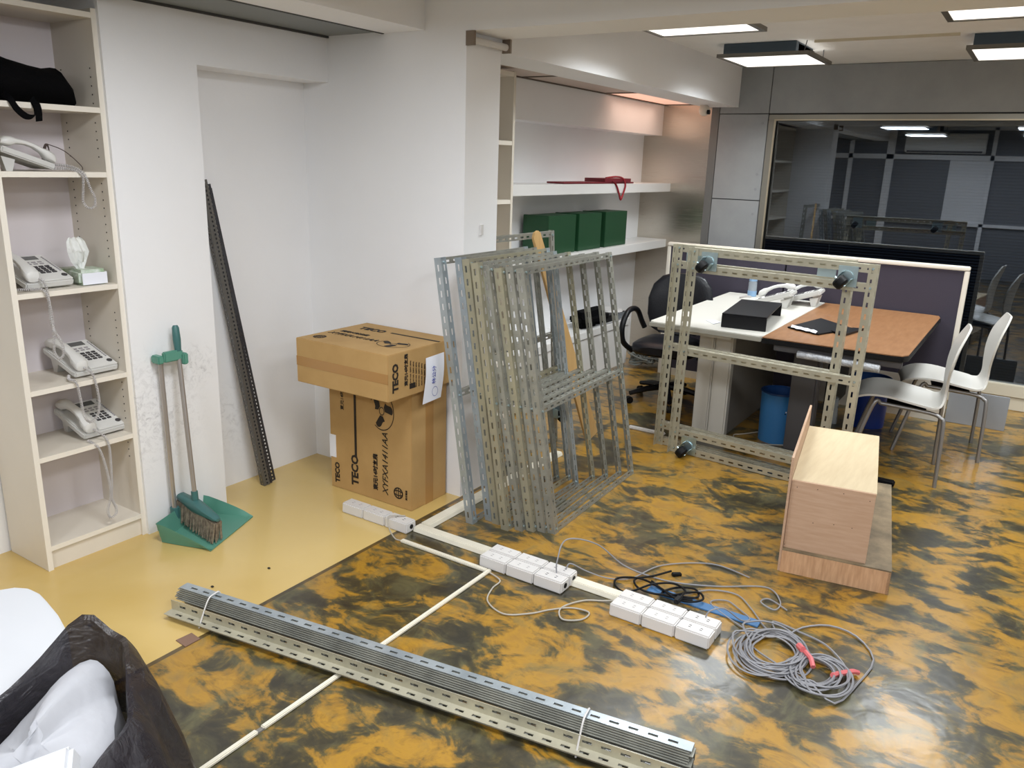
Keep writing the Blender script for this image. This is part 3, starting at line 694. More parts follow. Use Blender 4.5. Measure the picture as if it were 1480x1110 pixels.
MSK = [(M_galv, M_galv, M_galv), (M_galv, M_galv, M_galv), (M_galvy, M_galv, M_galv), (M_galv, M_galvy, M_galv), (M_galvy, M_galvb, M_galv), (M_galvy, M_galvb, M_galvy), (M_galvb, M_galv, M_galv), (M_galvb, M_galvb, M_galv)]
NM = ['nearest', 'second from the front', 'third from the front', 'fourth from the front', 'fourth from the back', 'third from the back', 'second from the back', 'rearmost']
HH = [1.23, 1.232, 1.225, 1.235, 1.242, 1.25, 1.252, 1.252]
for i in range(8):
    rails = [(.002, 'bot'), (HH[i]-.002, 'top')]+([(.60+.006*i, 'top')] if i != 6 else [])
    dyl = .222 if i < 4 else .197
    ladder('galvanised slotted-angle frame leaning on the pillar, %s of the stack of eight' % NM[i], (LX[i], LY[i], 0), (1, .035 if i < 4 else .01, 0), LW[i],
           (0, dyl, 1.2), HH[i], rails, MSK[i], 'slotted-angle frames leaning on the pillar')
# bolted frame behind with a caster
fb_ = ladder('galvanised slotted-angle frame standing behind the leaning stack, with a caster', (3.40, 2.30, 0), (1, 0, 0), .72, (-.15, .0, 1.25), 1.30, [(.002, 'bot'), (1.296, 'top'), (.70, 'top')], (M_galv,)*3, None)
def caster(parent, p, nrm, down, up=(0, 0, 1)):
    """plate at p facing nrm, wheel hanging towards 'down'"""
    nrm = Vector(nrm).normalized(); down = Vector(down); M = basis(p, down.cross(nrm), -down, nrm)
    c = MB().box((-.048, -.052, 0), (.048, .052, .003), M)
    c = MB().box((-.048, -.052, 0), (.048, .052, .003), basis(p, Vector(up).cross(nrm), up, nrm))
    c.build('caster_plate', M_plate, parent, world=True, bev=.001)
    MB().cyl((0, 0, .003), .028, .008, 18, M=M).build('swivel', M_plate, parent, world=True, smooth=True)
    for s_ in (-.030, .027):
        MB().box((s_, -.045, .01), (s_+.003, .012, .05), M).build('caster_fork', M_plate, parent, world=True)
    MB().tube([M @ Vector((-.034, -.03, .056)), M @ Vector((.034, -.03, .056))], .006, 8).build('axle', M_plate, parent, world=True, smooth=True)
    rings = []
    cen = M @ Vector((-.004, -.03, .056))
    ax = (M.to_3x3() @ X); e1, e2 = (M.to_3x3() @ Y), (M.to_3x3() @ Z)
    for s_, rr in ((-.025, .018), (-.023, .029), (-.015, .036), (.015, .036), (.023, .029), (.025, .018)):
        rings.append([cen+ax*s_+(e1*math.cos(2*math.pi*k/20)+e2*math.sin(2*math.pi*k/20))*rr for k in range(20)])
    MB().loft(rings).build('caster_wheel', M_rub, parent, world=True, smooth=True)
caster(fb_, (4.08, 2.30, .21), (-.3, -1, 0), (0, 0, -1))
# ------------------------------------------------------------------ caster trolley frames
def trolley(label, bl, ex_, W, up, Hh, casters, mats, cdir=1):
    ex_ = Vector(ex_).normalized(); up = Vector(up).normalized(); bl = Vector(bl)
    front = ex_.cross(up); 
    if front.x > 0: front = -front
    t = thing('trolley_frame', label, 'metal frame', tuple(bl), group='caster frames standing before the desks')
    w_ = .042
    angle_mb(Hh, basis(bl, up, ex_, front), w_=w_).build('post', mats, t, world=True)
    angle_mb(Hh, basis(bl+ex_*W, up, -ex_, -front), w_=w_).build('post', mats, t, world=True)
    bk_ = -front*.003
    for h_, k_ in ((.045, -1), (.145, -1), (.64, -1), (Hh-.002, -1), (Hh-.098, -1)):
        angle_mb(W-.004, basis(bl+up*h_+ex_*.002+bk_, ex_, up*k_, -front), w_=w_).build('rail', mats, t, world=True)
        for q in (.02, W-.02): bolt(t, (ex_*q+up*(h_+.02*k_)+front*.001+front*.0), front)
    for (cx, cz) in casters:
        caster(t, bl+ex_*cx+up*cz+front*.004*cdir, front*cdir, -up*.8+ex_*(-.6))
    return t
ew = Vector((4.292, .69, 0))-Vector((4.382, 1.657, 0))
trolley('cream slotted-angle caster frame standing upright, the front one with black wheels', (4.375, 1.66, 0), ew, 1.0, (.012, -.018, 1.2), 1.222, [(.115, 1.152), (.865, 1.152), (.115, .06), (.865, .06)], M_zinc)
trolley('cream slotted-angle caster frame, the rear one closest to the white desk', (4.445, 1.78, 0), ew, 1.0, (.012, -.018, 1.2), 1.228, [(.865, 1.155), (.115, 1.155)], M_zinc, cdir=-1)

# ------------------------------------------------------------------ angle bundle on floor
A = Vector((1.517, 2.45, 0)); B = Vector((1.80, .56, 0)); dB = (B-A).normalized(); pB = Vector((-dB.y, dB.x, 0))
if pB.x < 0: pB = -pB
LB = 1.91; 
for i in range(5):   # lower nest: flange on the floor towards camera, upright flange behind
    o = A+pB*(.044-.0045*i+random.uniform(-.001, .001))+Z*(.002+.0048*i)+dB*(random.uniform(0, .012))
    angle_mb(LB, basis(o, dB, -pB, Z), hand=1, mb=None).build('angle_bar', M_zinc if i in (0, 4) else M_galv, None, cat='angle bar', group='slotted angle bars in the floor bundle',
             label='long slotted angle bar in the floor bundle, lower front nest, %s' % ['bottommost on the floor', 'second from the floor', 'third from the floor', 'fourth from the floor', 'topmost cream one'][i], loc=tuple(o))
for i in range(7):   # upper nest: top flange pointing away, upright flange down
    o = A+pB*(.104-.0042*i+random.uniform(-.0008, .0008))+Z*(.092-.0052*i)+dB*(-.006+random.uniform(0, .02))
    angle_mb(LB, basis(o, dB, -pB, -Z), hand=1).build('angle_bar', M_galvb if i == 0 else M_galv, None, cat='angle bar', group='upper slotted angle bars in the floor bundle',
             label='long slotted angle bar in the floor bundle, upper nest, %s' % ['topmost with slots showing', 'second from the top', 'third from the top', 'fourth from the top', 'fifth from the top', 'sixth from the top', 'lowest of that nest'][i], loc=tuple(o))
for s_ in (.16, 1.60):
    q = A+dB*s_
    MB().tube(smooth_path([q+Z*.004-pB*.004, q+Z*.05+pB*.02, q+Z*.094+pB*.05, q+Z*.1+pB*.08, q+Z*.094+pB*.104, q+Z*.04+pB*.112, q+Z*.003+pB*.10], 4), .003, 5).build('cable_tie', M_pvc, None, cat='cable tie', label='white plastic tie around the %s end of the floor bundle' % ('far' if s_ < 1 else 'near'), loc=tuple(q), smooth=True)

# ------------------------------------------------------------------ floor trunking, power strips
MB().prism([(2.60, -.0), (2.664, -.0), (2.655, .022), (2.609, .022)], -2.19, -1.13, basis((0, 0, 0), X, Z, -Y)).build('floor_trunking', M_trunk, None, cat='trunking', label='wide cream floor trunking running past the power blocks', loc=(2.63, 1.7, 0), bev=.003)
MB().prism([(2.135, 0), (2.2, 0), (2.192, .022), (2.143, .022)], 2.664, 3.9, basis((0, 0, 0), Y, Z, X)).build('floor_trunking', M_trunk, None, cat='trunking', label='cream floor trunking branch heading under the leaning frames', loc=(3.2, 2.17, 0), bev=.003)
MB().box((2.483, 1.70, 0), (2.505, 2.165, .012)).build('floor_trunking', M_trunk, None, cat='trunking', label='narrow cream strip between first power block and the corner joint', loc=(2.49, 1.9, 0), bev=.003)
t = thing('floor_trunking', 'long narrow cream strip crossing under the metal bundle', 'trunking', (1.5, 1.7, 0))
MB().box((1.315, 1.682, 0), (2.505, 1.70, .012)).build('cover', M_trunk, t, world=True, bev=.003)
MB().box((-.4, 1.682, 0), (1.295, 1.70, .012)).build('cover', M_trunk, t, world=True, bev=.003)
MB().box((1.29, 1.684, 0), (1.32, 1.698, .006)).build('joint', M_shade, t, world=True)
def power(label, x0, x1, ya, yb, rows, hole_sides=True):
    t = thing('power_block', label, 'power strip', ((x0+x1)/2, (ya+yb)/2, 0)); n = 3; L_ = (ya-yb)/n; wd = (x1-x0)/rows
    for i in range(n):
        for r_ in range(rows):
            xa = x0+r_*wd; b0 = yb+i*L_
            o = MB().prism([(0, 0), (wd-.0015, 0), (wd-.004, .05), (.004, .05)], 0, L_-.003, basis((xa, b0+L_-.0015, 0), X, Z, -Y)).build('socket_box', M_pvc, t, world=True, bev=.005)
            mm = MB(); top = .0502
            for yy in (.3, .62):
                for dx in (-.006, .006): mm.box((xa+wd/2+dx-.0012, b0+L_*yy, top), (xa+wd/2+dx+.0012, b0+L_*yy+.009, top+.0008))
            mm.build('socket_slots', M_key if i == 0 else mat('slot_grey', (170, 166, 166), .5), o, world=True)
            if i == 0 and hole_sides:
                MB().cyl((xa+wd/2, b0-.0005, .026), .011, .003, 16, axis='y').build('cable_hole', M_rub, o, world=True)
    return t
power('single white floor socket block beside the cartons', 2.558, 2.632, 2.60, 2.192, 1)
power('double white floor socket block in the middle, in front of the leaning frames', 2.516, 2.656, 1.758, 1.355, 2)
power('double white floor socket block nearest the coiled cable', 2.495, 2.64, 1.136, .74, 2, False)
MB().box((2.745, .64, 0), (2.795, 1.09, .006)).build('blue_board', M_bluetape, None, cat='board', label='flat blue strip lying behind the last socket block', loc=(2.77, .86, 0), bev=.001)
def cable(name, label, pts, r, m, cat='cable', k=8, n=6, grp=None, parent=None):
    return MB().tube(smooth_path(pts, k), r, n).build(name, m, parent, smooth=True, cat=cat if not parent else None, label=label, loc=tuple(pts[0]) if not parent else None)
cable('cable', 'grey cable looping up out of the middle socket block', [(2.58, 1.415, .05), (2.59, 1.42, .1), (2.66, 1.42, .165), (2.78, 1.34, .12), (2.84, 1.24, .03), (2.86, 1.12, .006), (2.88, 1.0, .006), (2.95, .86, .006), (3.06, .70, .006), (2.98, .62, .006), (2.90, .62, .008), (2.92, .68, .012), (2.97, .66, .008), (2.93, .58, .006)], .003, M_wire)
cable('cable', 'thin grey cable from the middle block to behind the black cord', [(2.63, 1.40, .05), (2.65, 1.39, .07), (2.70, 1.34, .03), (2.74, 1.26, .006), (2.80, 1.18, .006), (2.98, 1.12, .006), (3.12, .95, .006), (3.1, .78, .006)], .0028, M_wire)
cable('cable', 'clear pale cable lying loosely between the first two strips and the wall bundle', [(2.49, 1.69, .006), (2.46, 1.61, .005), (2.39, 1.60, .005), (2.30, 1.56, .005), (2.26, 1.46, .005), (2.32, 1.38, .005), (2.39, 1.33, .005), (2.45, 1.27, .005), (2.46, 1.2, .005), (2.4, 1.2, .005), (2.36, 1.26, .005), (2.42, 1.3, .008), (2.52, 1.26, .006), (2.57, 1.19, .006), (2.585, 1.14, .02)], .0032, M_wirel)
cable('cable', 'short pale wire from the first socket block to the narrow strip', [(2.62, 2.25, .055), (2.56, 2.30, .06), (2.53, 2.27, .02), (2.49, 2.2, .006), (2.492, 2.16, .006)], .003, M_wirel)
cable('cable', 'thin grey cable from the last socket block to the coil', [(2.62, .80, .05), (2.63, .79, .075), (2.67, .75, .08), (2.73, .70, .02), (2.78, .68, .008), (2.83, .74, .006), (2.86, .80, .006), (2.80, .84, .006), (2.70, .67, .006), (2.68, .62, .01)], .0028, M_wire)
cable('cable', 'grey cable curving between the black cord and the coil', [(2.80, .95, .008), (2.90, .88, .006), (2.93, .78, .006), (2.86, .70, .006), (2.76, .62, .008), (2.72, .57, .012)], .003, M_wire)
# black power cord
t = thing('extension_lead', 'black power cord tangled over the last socket block', 'cord', (2.76, 1.05, 0))
MB().tube(smooth_path([(2.93, 1.06, .02), (2.86, 1.11, .012), (2.79, 1.16, .012), (2.73, 1.12, .014), (2.72, 1.05, .016), (2.76, .98, .016), (2.80, .94, .02), (2.83, .90, .02), (2.79, .87, .02), (2.74, .90, .022), (2.73, .96, .02), (2.77, 1.04, .02), (2.80, 1.14, .016), (2.76, 1.22, .012), (2.70, 1.21, .012), (2.655, 1.15, .02), (2.69, 1.12, .02), (2.78, 1.08, .02), (2.83, 1.01, .024), (2.80, .95, .028), (2.72, .93, .05), (2.67, .92, .062)], 7), .0045, 7).build('lead', M_rub, t, world=True, smooth=True)
MB().tube(smooth_path([(2.82, 1.1, .01), (2.77, 1.0, .01), (2.80, .9, .012), (2.86, .93, .012), (2.82, 1.0, .012), (2.74, 1.02, .014), (2.76, .9, .018)], 7), .0045, 7).build('lead', M_rub, t, world=True, smooth=True)
MB().prism([(-.012, 0), (.012, 0), (.009, .04), (-.009, .04)], 0, .016, basis((2.93, 1.055, .012), (.75, .65, 0), (.65, -.75, 0))).build('plug', M_rub, t, world=True, bev=.003)
MB().prism([(-.011, 0), (.011, 0), (.009, .045), (-.009, .045)], 0, .018, basis((2.68, .925, .052), (0, 1, 0), (-1, 0, .0))).build('plug', M_rub, t, world=True, bev=.003)
# coiled cable
t = thing('cable_coil', 'grey cable coil with pink ties in front of the plywood box', 'cable coil', (2.62, .5, 0))
pts = []; random.seed(11)
for k in range(26):
    n_ = 16; first = k < 15
    cx, cy = (2.60, .545) if first else (2.565, .385)
    rx, ry = (.135, .105) if first else (.105, .085)
    dx, dy, sc = random.uniform(-.022, .022), random.uniform(-.03, .03), random.uniform(.78, 1.12)
    for j in range(n_):
        a = 2*math.pi*j/n_+k*.13
        pts.append((cx+dx+math.cos(a)*rx*sc, cy+dy+math.sin(a)*ry*sc, .006+.0018*(k % 14)+.008*(1+math.sin(a*2+k))*.5))
pts += [(2.44, .30, .01), (2.60, .26, .006), (2.78, .24, .006), (2.90, .32, .006), (2.915, .42, .006), (2.84, .50, .006), (2.72, .53, .02)]
MB().tube(smooth_path(pts, 3), .0036, 5).build('loops', M_wire, t, world=True, smooth=True)
MB().tube(smooth_path([(2.72, .56, .02), (2.81, .60, .01), (2.80, .50, .008), (2.77, .40, .008), (2.68, .32, .01), (2.62, .30, .012)], 6), .0035, 5).build('loops', M_wire, t, world=True, smooth=True)
MB().tube([(2.645, .45, .035), (2.60, .415, .04), (2.57, .40, .03)], .009, 7).build('tie', M_pink, t, world=True, smooth=True)
MB().tube([(2.655, .47, .04), (2.63, .45, .045)], .012, 7).build('tie', M_pink, t, world=True, smooth=True)
MB().tube(smooth_path([(2.56, .335, .03), (2.60, .32, .02), (2.64, .285, .02), (2.66, .27, .01)], 4), .009, 6).build('tie', M_pink, t, world=True, smooth=True)

# ------------------------------------------------------------------ plywood box
t = thing('plywood_box', 'upside-down L-shaped plywood stand with one taller side board', 'box', (3.7, .5, 0))
e1 = (Vector((4.389, .44, 0))-Vector((3.308, .275, 0))).normalized(); e2 = Vector((-e1.y, e1.x, 0)); Mp = basis((3.308, .275, 0), e1, e2)
MB().box((0, 0, 0), (1.03, .012, .1), Mp).box((1.018, 0, 0), (1.03, .425, .1), Mp).build('base_side', M_plydirt, t, world=True)
MB().box((0, .0, 0), (.012, .425, .1), Mp).build('base_front', M_pink_strip, t, world=True, bev=.001)
MB().box((.0, .0, .1), (1.03, .425, .106), Mp).build('base_top', M_plydirt, t, world=True)
MB().box((.02, .10, .106), (.032, .424, .412), Mp).build('end_board', M_plyend, t, world=True, bev=.001)
MB().box((.032, .10, .106), (.84, .112, .4), Mp).box((.828, .112, .106), (.84, .424, .4), Mp).build('side_board', M_plyend, t, world=True)
MB().box((.032, .098, .4), (.842, .424, .412), Mp).build('top_board', M_ply, t, world=True, bev=.001)
MB().box((.004, .425, 0), (.862, .435, .515), Mp).build('tall_board', M_plyend, t, world=True, bev=.001)
nl = MB()
for x_, z_ in ((.1, .38), (.15, .25), (.22, .25), (.3, .24), (.4, .12), (.38, .385), (.2, .392), (.3, .39)): nl.cyl(Mp @ Vector((.0195, x_+.02, z_)), .002, .002, 6, axis='x')
nl.build('nail_heads', M_hole, t, world=True)

# ------------------------------------------------------------------ desks
DZ = .74
t = thing('desk', 'white-topped office desk with a wide pale leg', 'desk', (5.3, 1.57, 0))
MB().prism([(4.56, 1.23), (4.53, 1.26), (4.53, 1.90), (4.56, 1.93), (6.095, 1.945), (6.095, 1.235)], DZ-.028, DZ).build('top', M_desk, t, world=True, bev=.003)
MB().box((4.524, 1.235, DZ-.03), (4.534, 1.925, DZ-.004)).build('edge_band', M_deskedge, t, world=True, bev=.003)
MB().box((4.6, 1.43, DZ-.06), (4.66, 1.90, DZ-.03)).build('crossbar', M_desk, t, world=True, bev=.004)
MB().box((4.79, 1.475, .0), (4.86, 1.585, DZ-.03)).build('leg', M_desk, t, world=True, bev=.01)
MB().box((4.79, 1.588, .0), (4.86, 1.69, DZ-.03)).build('leg', M_desk, t, world=True, bev=.01)
MB().box((4.86, 1.49, .0), (5.9, 1.51, DZ-.03)).build('side_panel', M_shade, t, world=True)
t = thing('desk', 'brown wood-topped desk with black edge and dark grey column leg', 'desk', (5.3, .83, 0))
pr = [(4.53, 1.232), (4.53, .56), (4.545, .50), (4.59, .478), (6.0, .475), (6.08, .49), (6.095, .55), (6.095, 1.232)]
MB().prism(pr, DZ-.006, DZ-.001).build('top', M_wood, t, world=True)
MB().prism([(x-(.006 if x < 4.6 else 0), y-(.006 if y < .6 else 0)) for x, y in pr], DZ-.035, DZ-.006).build('edge_band', M_black, t, world=True, bev=.004)
MB().box((4.56, .50, DZ-.075), (4.6, 1.17, DZ-.04)).build('crossbar', M_dgrey, t, world=True, bev=.003)
MB().box((4.77, .95, .02), (4.83, 1.10, DZ-.035)).build('leg', M_dgrey, t, world=True, bev=.012)
MB().box((4.835, .955, .02), (4.9, 1.095, DZ-.035)).build('leg', M_dgrey, t, world=True, bev=.012)
MB().box((4.68, 1.0, 0), (5.3, 1.06, .025)).build('foot', M_dgrey, t, world=True, bev=.006)
MB().box((4.575, .445, 0), (4.64, .93, .026)).build('foot', M_black, t, world=True, bev=.006)
MB().box((5.4, 1.0, .1), (6.05, 1.02, .6)).build('modesty_panel', M_black, t, world=True)
# bubble wrapped bar under brown desk
MB().tube(smooth_path([(4.545, 1.03, .667), (4.54, .93, .665), (4.54, .80, .66), (4.54, .70, .66), (4.535, .60, .655)], 4), .021, 10).build('wrapped_bar', M_bub, None, cat='bar', label='white bubble-wrapped bar fixed under the front edge of the brown desk', smooth=True, loc=(4.54, .8, .66))
# divider
t = thing('divider', 'low dark fabric office divider with cream frame behind the desks', 'divider', (6.13, 1.42, 0))
y0, y1 = .357, 2.49
MB().box((6.115, y0+.03, .06), (6.15, 1.545, 1.05)).build('panel', M_part, t, world=True, bev=.003)
MB().box((6.115, 1.555, .06), (6.15, y1-.03, 1.05)).build('panel', M_part, t, world=True, bev=.003)
MB().box((6.105, y0, 1.05), (6.16, y1, 1.078)).build('top_rail', M_cream2, t, world=True, bev=.006)
for y_ in (y0, y1-.03): MB().box((6.105, y_, 0), (6.16, y_+.03, 1.052)).build('end_post', M_cream2, t, world=True, bev=.006)
MB().box((6.112, y0, .0), (6.155, y1, .06)).build('bottom_rail', M_cream, t, world=True)
MB().box((6.11, y0+.03, .06), (6.116, 1.3, .30)).build('raceway', M_cream, t, world=True)
MB().box((6.15, -.01, 0), (6.165, .35, .235)).build('grey_panel', mat('grey_board', (160, 164, 170), .35), None, cat='board', label='low grey board standing on the floor past the end of the divider', loc=(6.157, .17, 0), bev=.002)
# black monitor riser on the white desk
t = thing('monitor_riser', 'black open-sided riser tray on the white desk', 'tray', (4.95, 1.4, DZ))
Mr = basis((4.645, 1.515, DZ+.001), (.93, .12, 0), (.12, -.93, 0), Z)
MB().box((0, 0, .075), (.62, .26, .085), Mr).build('shelf', M_black, t, world=True, bev=.002)
MB().box((0, 0, 0), (.012, .26, .075), Mr).build('front_panel', M_black, t, world=True, bev=.002)
MB().box((0.012, 0, 0), (.62, .012, .075), Mr).build('side_panel', M_black, t, world=True)
MB().box((.608, .012, 0), (.62, .26, .075), Mr).build('rear_panel', M_black, t, world=True)
MB().prism([(4.70, 1.58), (4.78, 1.56), (4.83, 1.62), (4.79, 1.66)], DZ+.001, DZ+.004).build('paper_slip', M_paper, None, cat='paper', label='small white paper slip left of the black riser', loc=(4.76, 1.6, DZ))
# clipboard
t = thing('folder', 'black folder with crumpled white paper on the brown desk', 'folder', (5.05, 1.03, DZ))
MB().prism([(4.90, 1.19), (4.80, .985), (5.13, .86), (5.36, 1.10)], DZ+.001, DZ+.009).build('cover', M_black, t, world=True, bev=.002)
MB().prism([(4.86, .86), (5.16, .80), (5.14, .86), (4.95, .95)], DZ, DZ+.012).build('flap', M_black, t, world=True)
rings = []
for k in range(9):
    s_ = k/8; c = Vector((4.90, 1.165, DZ+.012)).lerp(Vector((4.815, 1.0, DZ+.012)), s_); rings.append([c+Vector((-.02+.01*math.sin(k*2.3), 0, 0)), c+Vector((0, 0, .012+.008*math.sin(k*3.1))), c+Vector((.03, 0, .002))])
MB().loft(rings).build('paper', M_paper, t, world=True)
# bottle
t = thing('bottle', 'clear plastic bottle with light blue cap and base on the white desk', 'bottle', (6.0, 1.745, DZ))
MB().tube([(6, 1.745, DZ+.001), (6, 1.745, DZ+.02), (6, 1.745, DZ+.1), (6, 1.745, DZ+.13)], .03, 16, radii=[.03, .032, .032, .026]).build('body', M_clear, t, world=True, smooth=True)
MB().cyl((6, 1.745, DZ+.002), .033, .04, 16).build('base', mat('light_blue', (140, 175, 210), .35), t, world=True, smooth=True)
MB().cyl((6, 1.745, DZ+.115), .03, .05, 16).build('cap', MATS['light_blue'], t, world=True, smooth=True)

# bins
def bin_(label, x, y, r, h_, m, name='waste_bin'):
    t = thing(name, label, 'bin', (x, y, 0)); n = 28
    prof = [(r*.93, 0), (r, h_), (r*.97, h_), (r*.9, .01)]
    rings = [[Vector((math.cos(2*math.pi*k/n)*a, math.sin(2*math.pi*k/n)*a, z)) for k in range(n)] for a, z in prof[:2]]
    MB().loft(rings, caps=False).build('wall', m, t, smooth=True)
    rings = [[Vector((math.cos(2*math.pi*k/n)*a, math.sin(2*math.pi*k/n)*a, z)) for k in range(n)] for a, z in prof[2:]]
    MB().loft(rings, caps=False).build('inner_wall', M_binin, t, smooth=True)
    MB().cyl((0, 0, .001), r*.92, .008, n).build('base', m, t)
    pts = [(math.cos(2*math.pi*k/n)*r, math.sin(2*math.pi*k/n)*r, h_) for k in range(n+1)]
    MB().tube(pts, .006, 6, caps=False).build('rim', M_binin, t, smooth=True)
    return t
t = bin_('round light blue waste bin with black label under the desks', 5.0, 1.20, .12, .32, M_bin)
la = MB(); 
for k in range(5):
    a0, a1 = math.radians(203+9*k), math.radians(212+9*k)
    la.add([Vector((math.cos(a)*.1165, math.sin(a)*.1165, z)) for a, z in ((a0, .2), (a1, .2), (a1, .29), (a0, .29))], [(0, 1, 2, 3)])
la.build('label_sticker', M_black, t)
lt = MB()
for (d0, d1, z0, z1) in ((208, 220, .265, .28), (226, 238, .265, .28), (212, 234, .21, .22)):
    lt.add([Vector((math.cos(math.radians(a))*.118, math.sin(math.radians(a))*.118, z)) for a, z in ((d0, z0), (d1, z0), (d1, z1), (d0, z1))], [(0, 1, 2, 3)])
lt.build('label_marks', M_paper, t)
bin_('royal blue waste bin behind the white chair legs', 5.72, .80, .13, .33, M_bin2)
MB().cyl((5.6, .99, .001), .035, .18, 14, r2=.03).build('jar', M_clear, None, cat='jar', label='small clear container on the floor left of the royal blue bin', loc=(5.6, .99, 0), smooth=True)

# ------------------------------------------------------------------ white chairs
def shell_chair(label, loc, rz):
    """local: x across, y forward (front of the seat)"""
    t = thing('chair', label, 'chair', loc, rz, 'white shell chairs')
    prof = [(.475, .405, .17, 0), (.45, .432, .195, .0), (.39, .453, .21, .004), (.30, .455, .215, .008), (.20, .44, .215, .014), (.10, .425, .21, .018), (.06, .425, .19, .02), (.025, .445, .165, .014), (.015, .50, .14, .01), (.015, .57, .15, .008), (.006, .66, .18, .01), (-.012, .76, .175, .012), (-.035, .84, .125, .012), (-.044, .875, .085, .008)]
    P = smooth_path([Vector((w_, y, z)) for y, z, w_, c in prof], 3); m_ = 9; g = []
    for i, p in enumerate(P):
        a = P[max(0, i-1)]; c = P[min(len(P)-1, i+1)]; ty, tz = c.y-a.y, c.z-a.z; l = math.hypot(ty, tz) or 1; ny, nz = tz/l*1, -ty/l
        g.append([(Vector(((j/(m_-1)*2-1)*p.x, p.y, p.z)), Vector((0, ny, nz))) for j in range(m_)])
    top, bot = [], []
    for r_ in g:
        top.append([q+(-nn_)*0+nn_*(.022*(abs(q.x)/.2)**2)*1.0 for q, nn_ in r_]); bot.append([q+nn_*(.022*(abs(q.x)/.2)**2)-nn_*.011 for q, nn_ in r_])
    mb = MB(); n1_, n2_ = len(g), m_; K = n1_*n2_; fs = []
    for i in range(n1_-1):
        for j in range(n2_-1):
            a = i*n2_+j; fs += [(a, a+1, a+n2_+1, a+n2_), (a+K, a+n2_+K, a+n2_+1+K, a+1+K)]
    bd = [j for j in range(n2_)]+[i*n2_+n2_-1 for i in range(1, n1_)]+[(n1_-1)*n2_+j for j in range(n2_-2, -1, -1)]+[i*n2_ for i in range(n1_-2, 0, -1)]
    for q, r_ in zip(bd, bd[1:]+bd[:1]): fs.append((q, r_, r_+K, q+K))
    mb.add([v for r_ in top for v in r_]+[v for r_ in bot for v in r_], fs)
    mb.build('seat_shell', M_shell, t, smooth=True)
    for s_ in (-1, 1):
        pts = [(s_*.205, .47, 0), (s_*.165, .37, .40), (s_*.15, .33, .418)]
        MB().tube(smooth_path(pts, 5), .011, 10).build('leg', M_chrome, t, smooth=True)
        pts = [(s_*.15, .33, .418), (s_*.15, .2, .41), (s_*.16, .07, .402), (s_*.175, .025, .385), (s_*.185, .008, .34), (s_*.205, -.0, 0)]
        MB().tube(smooth_path(pts, 5), .011, 10).build('leg', M_chrome, t, smooth=True)
    MB().box((-.15, .10, .404), (.15, .30, .416)).build('seat_plate', M_black, t)
    return t
shell_chair('white shell chair with metal legs, the nearer one by the plywood box', (4.93, .285, 0), math.radians(7))
shell_chair('white shell chair with metal legs, the farther one beyond the first', (5.535, .125, 0), math.radians(9))

# ------------------------------------------------------------------ office swivel chair
t = thing('swivel_chair', 'black leather swivel chair with loop armrests behind the white desk', 'chair', (5.34, 2.10, 0), math.radians(188))
# local +x is forward
rings = []
for x_, w_, h_ in ((-.2, .16, .03), (-.17, .21, .045), (0, .235, .05), (.16, .235, .05), (.23, .21, .045), (.26, .16, .025)): rings.append(sell(Vector((x_, 0, .42)), Y, Z, w_, h_, 20, 3.2))
MB().loft(rings).build('seat', M_leather, t, smooth=True)
rings = []
for z_, w_, x_ in ((.47, .14, -.2), (.50, .2, -.215), (.6, .235, -.225), (.72, .24, -.24), (.82, .215, -.26), (.88, .16, -.275), (.905, .09, -.28)): 
    rings.append([Vector((p.x-.05*(1-(abs(p.y)/.25)**2)+.03, p.y, p.z)) for p in sell(Vector((x_, 0, z_)), Y, X, w_, .035, 20, 2.8)])
MB().loft(rings).build('backrest', M_leather, t, smooth=True)
MB().box((-.27, -.04, .36), (-.24, .04, .6)).box((-.25, -.04, .35), (0, .04, .375)).build('back_support', M_black, t, bev=.006)
for s_ in (-1, 1):
    pts = smooth_path([(.12, s_*.24, .38), (.19, s_*.29, .45), (.2, s_*.3, .56), (.12, s_*.295, .645), (0, s_*.29, .66), (-.1, s_*.28, .63), (-.15, s_*.26, .55), (-.17, s_*.24, .5)], 5)
    MB().tube(pts, .02, 10).build('armrest', M_black, t, smooth=True)
MB().cyl((0, 0, .1), .025, .28, 14).build('column', M_black, t, smooth=True)
for k in range(5):
    a = 2*math.pi*k/5+.35; d_ = Vector((math.cos(a), math.sin(a), 0))
    MB().tube([Vector((0, 0, .12)), d_*.15+Z*.105, d_*.28+Z*.075], .02, 8, radii=[.026, .022, .016]).build('base_leg', M_black, t, smooth=True)
    cc = MB(); q = d_*.28; sd = Vector((-d_.y, d_.x, 0))
    for s_ in (-.014, .006): 
        cc.loft([[q+sd*(s_+dd)+Z*.026+(d_*math.cos(2*math.pi*i/14)+Z*math.sin(2*math.pi*i/14))*.026 for i in range(14)] for dd in (0, .01)])
    cc.build('caster', M_black, t, smooth=True)
# cable heap behind the swivel chair
hp = MB(); random.seed(5); pts = []
for k in range(70): pts.append((6.25+random.uniform(-.14, .14), 2.66+random.uniform(-.12, .12), .03+.2*abs(mnoise.noise(Vector((k*.6, 0, 0))))+.012))
hp.tube(smooth_path(pts, 4), .007, 5); hp.build('cable_heap', mat('heap_grey', (120, 124, 120), .5), None, cat='cables', label='tangled heap of grey cables on the floor beyond the swivel chair', smooth=True, loc=(6.25, 2.66, 0))
MB().box((4.60, 1.80, 0), (4.64, 2.05, .016)).build('plastic_strip', M_pvc, None, cat='strip', label='short white plastic strip on the floor left of the trolley frames', loc=(4.62, 1.92, 0), bev=.005)
cable('cable', 'pale cable arc on the floor between the desk legs', [(5.25, 1.15, .006), (5.1, 1.3, .006), (4.95, 1.40, .006), (4.9, 1.44, .006), (4.82, 1.40, .006), (4.80, 1.3, .006), (4.9, 1.12, .006)], .004, M_wirel)

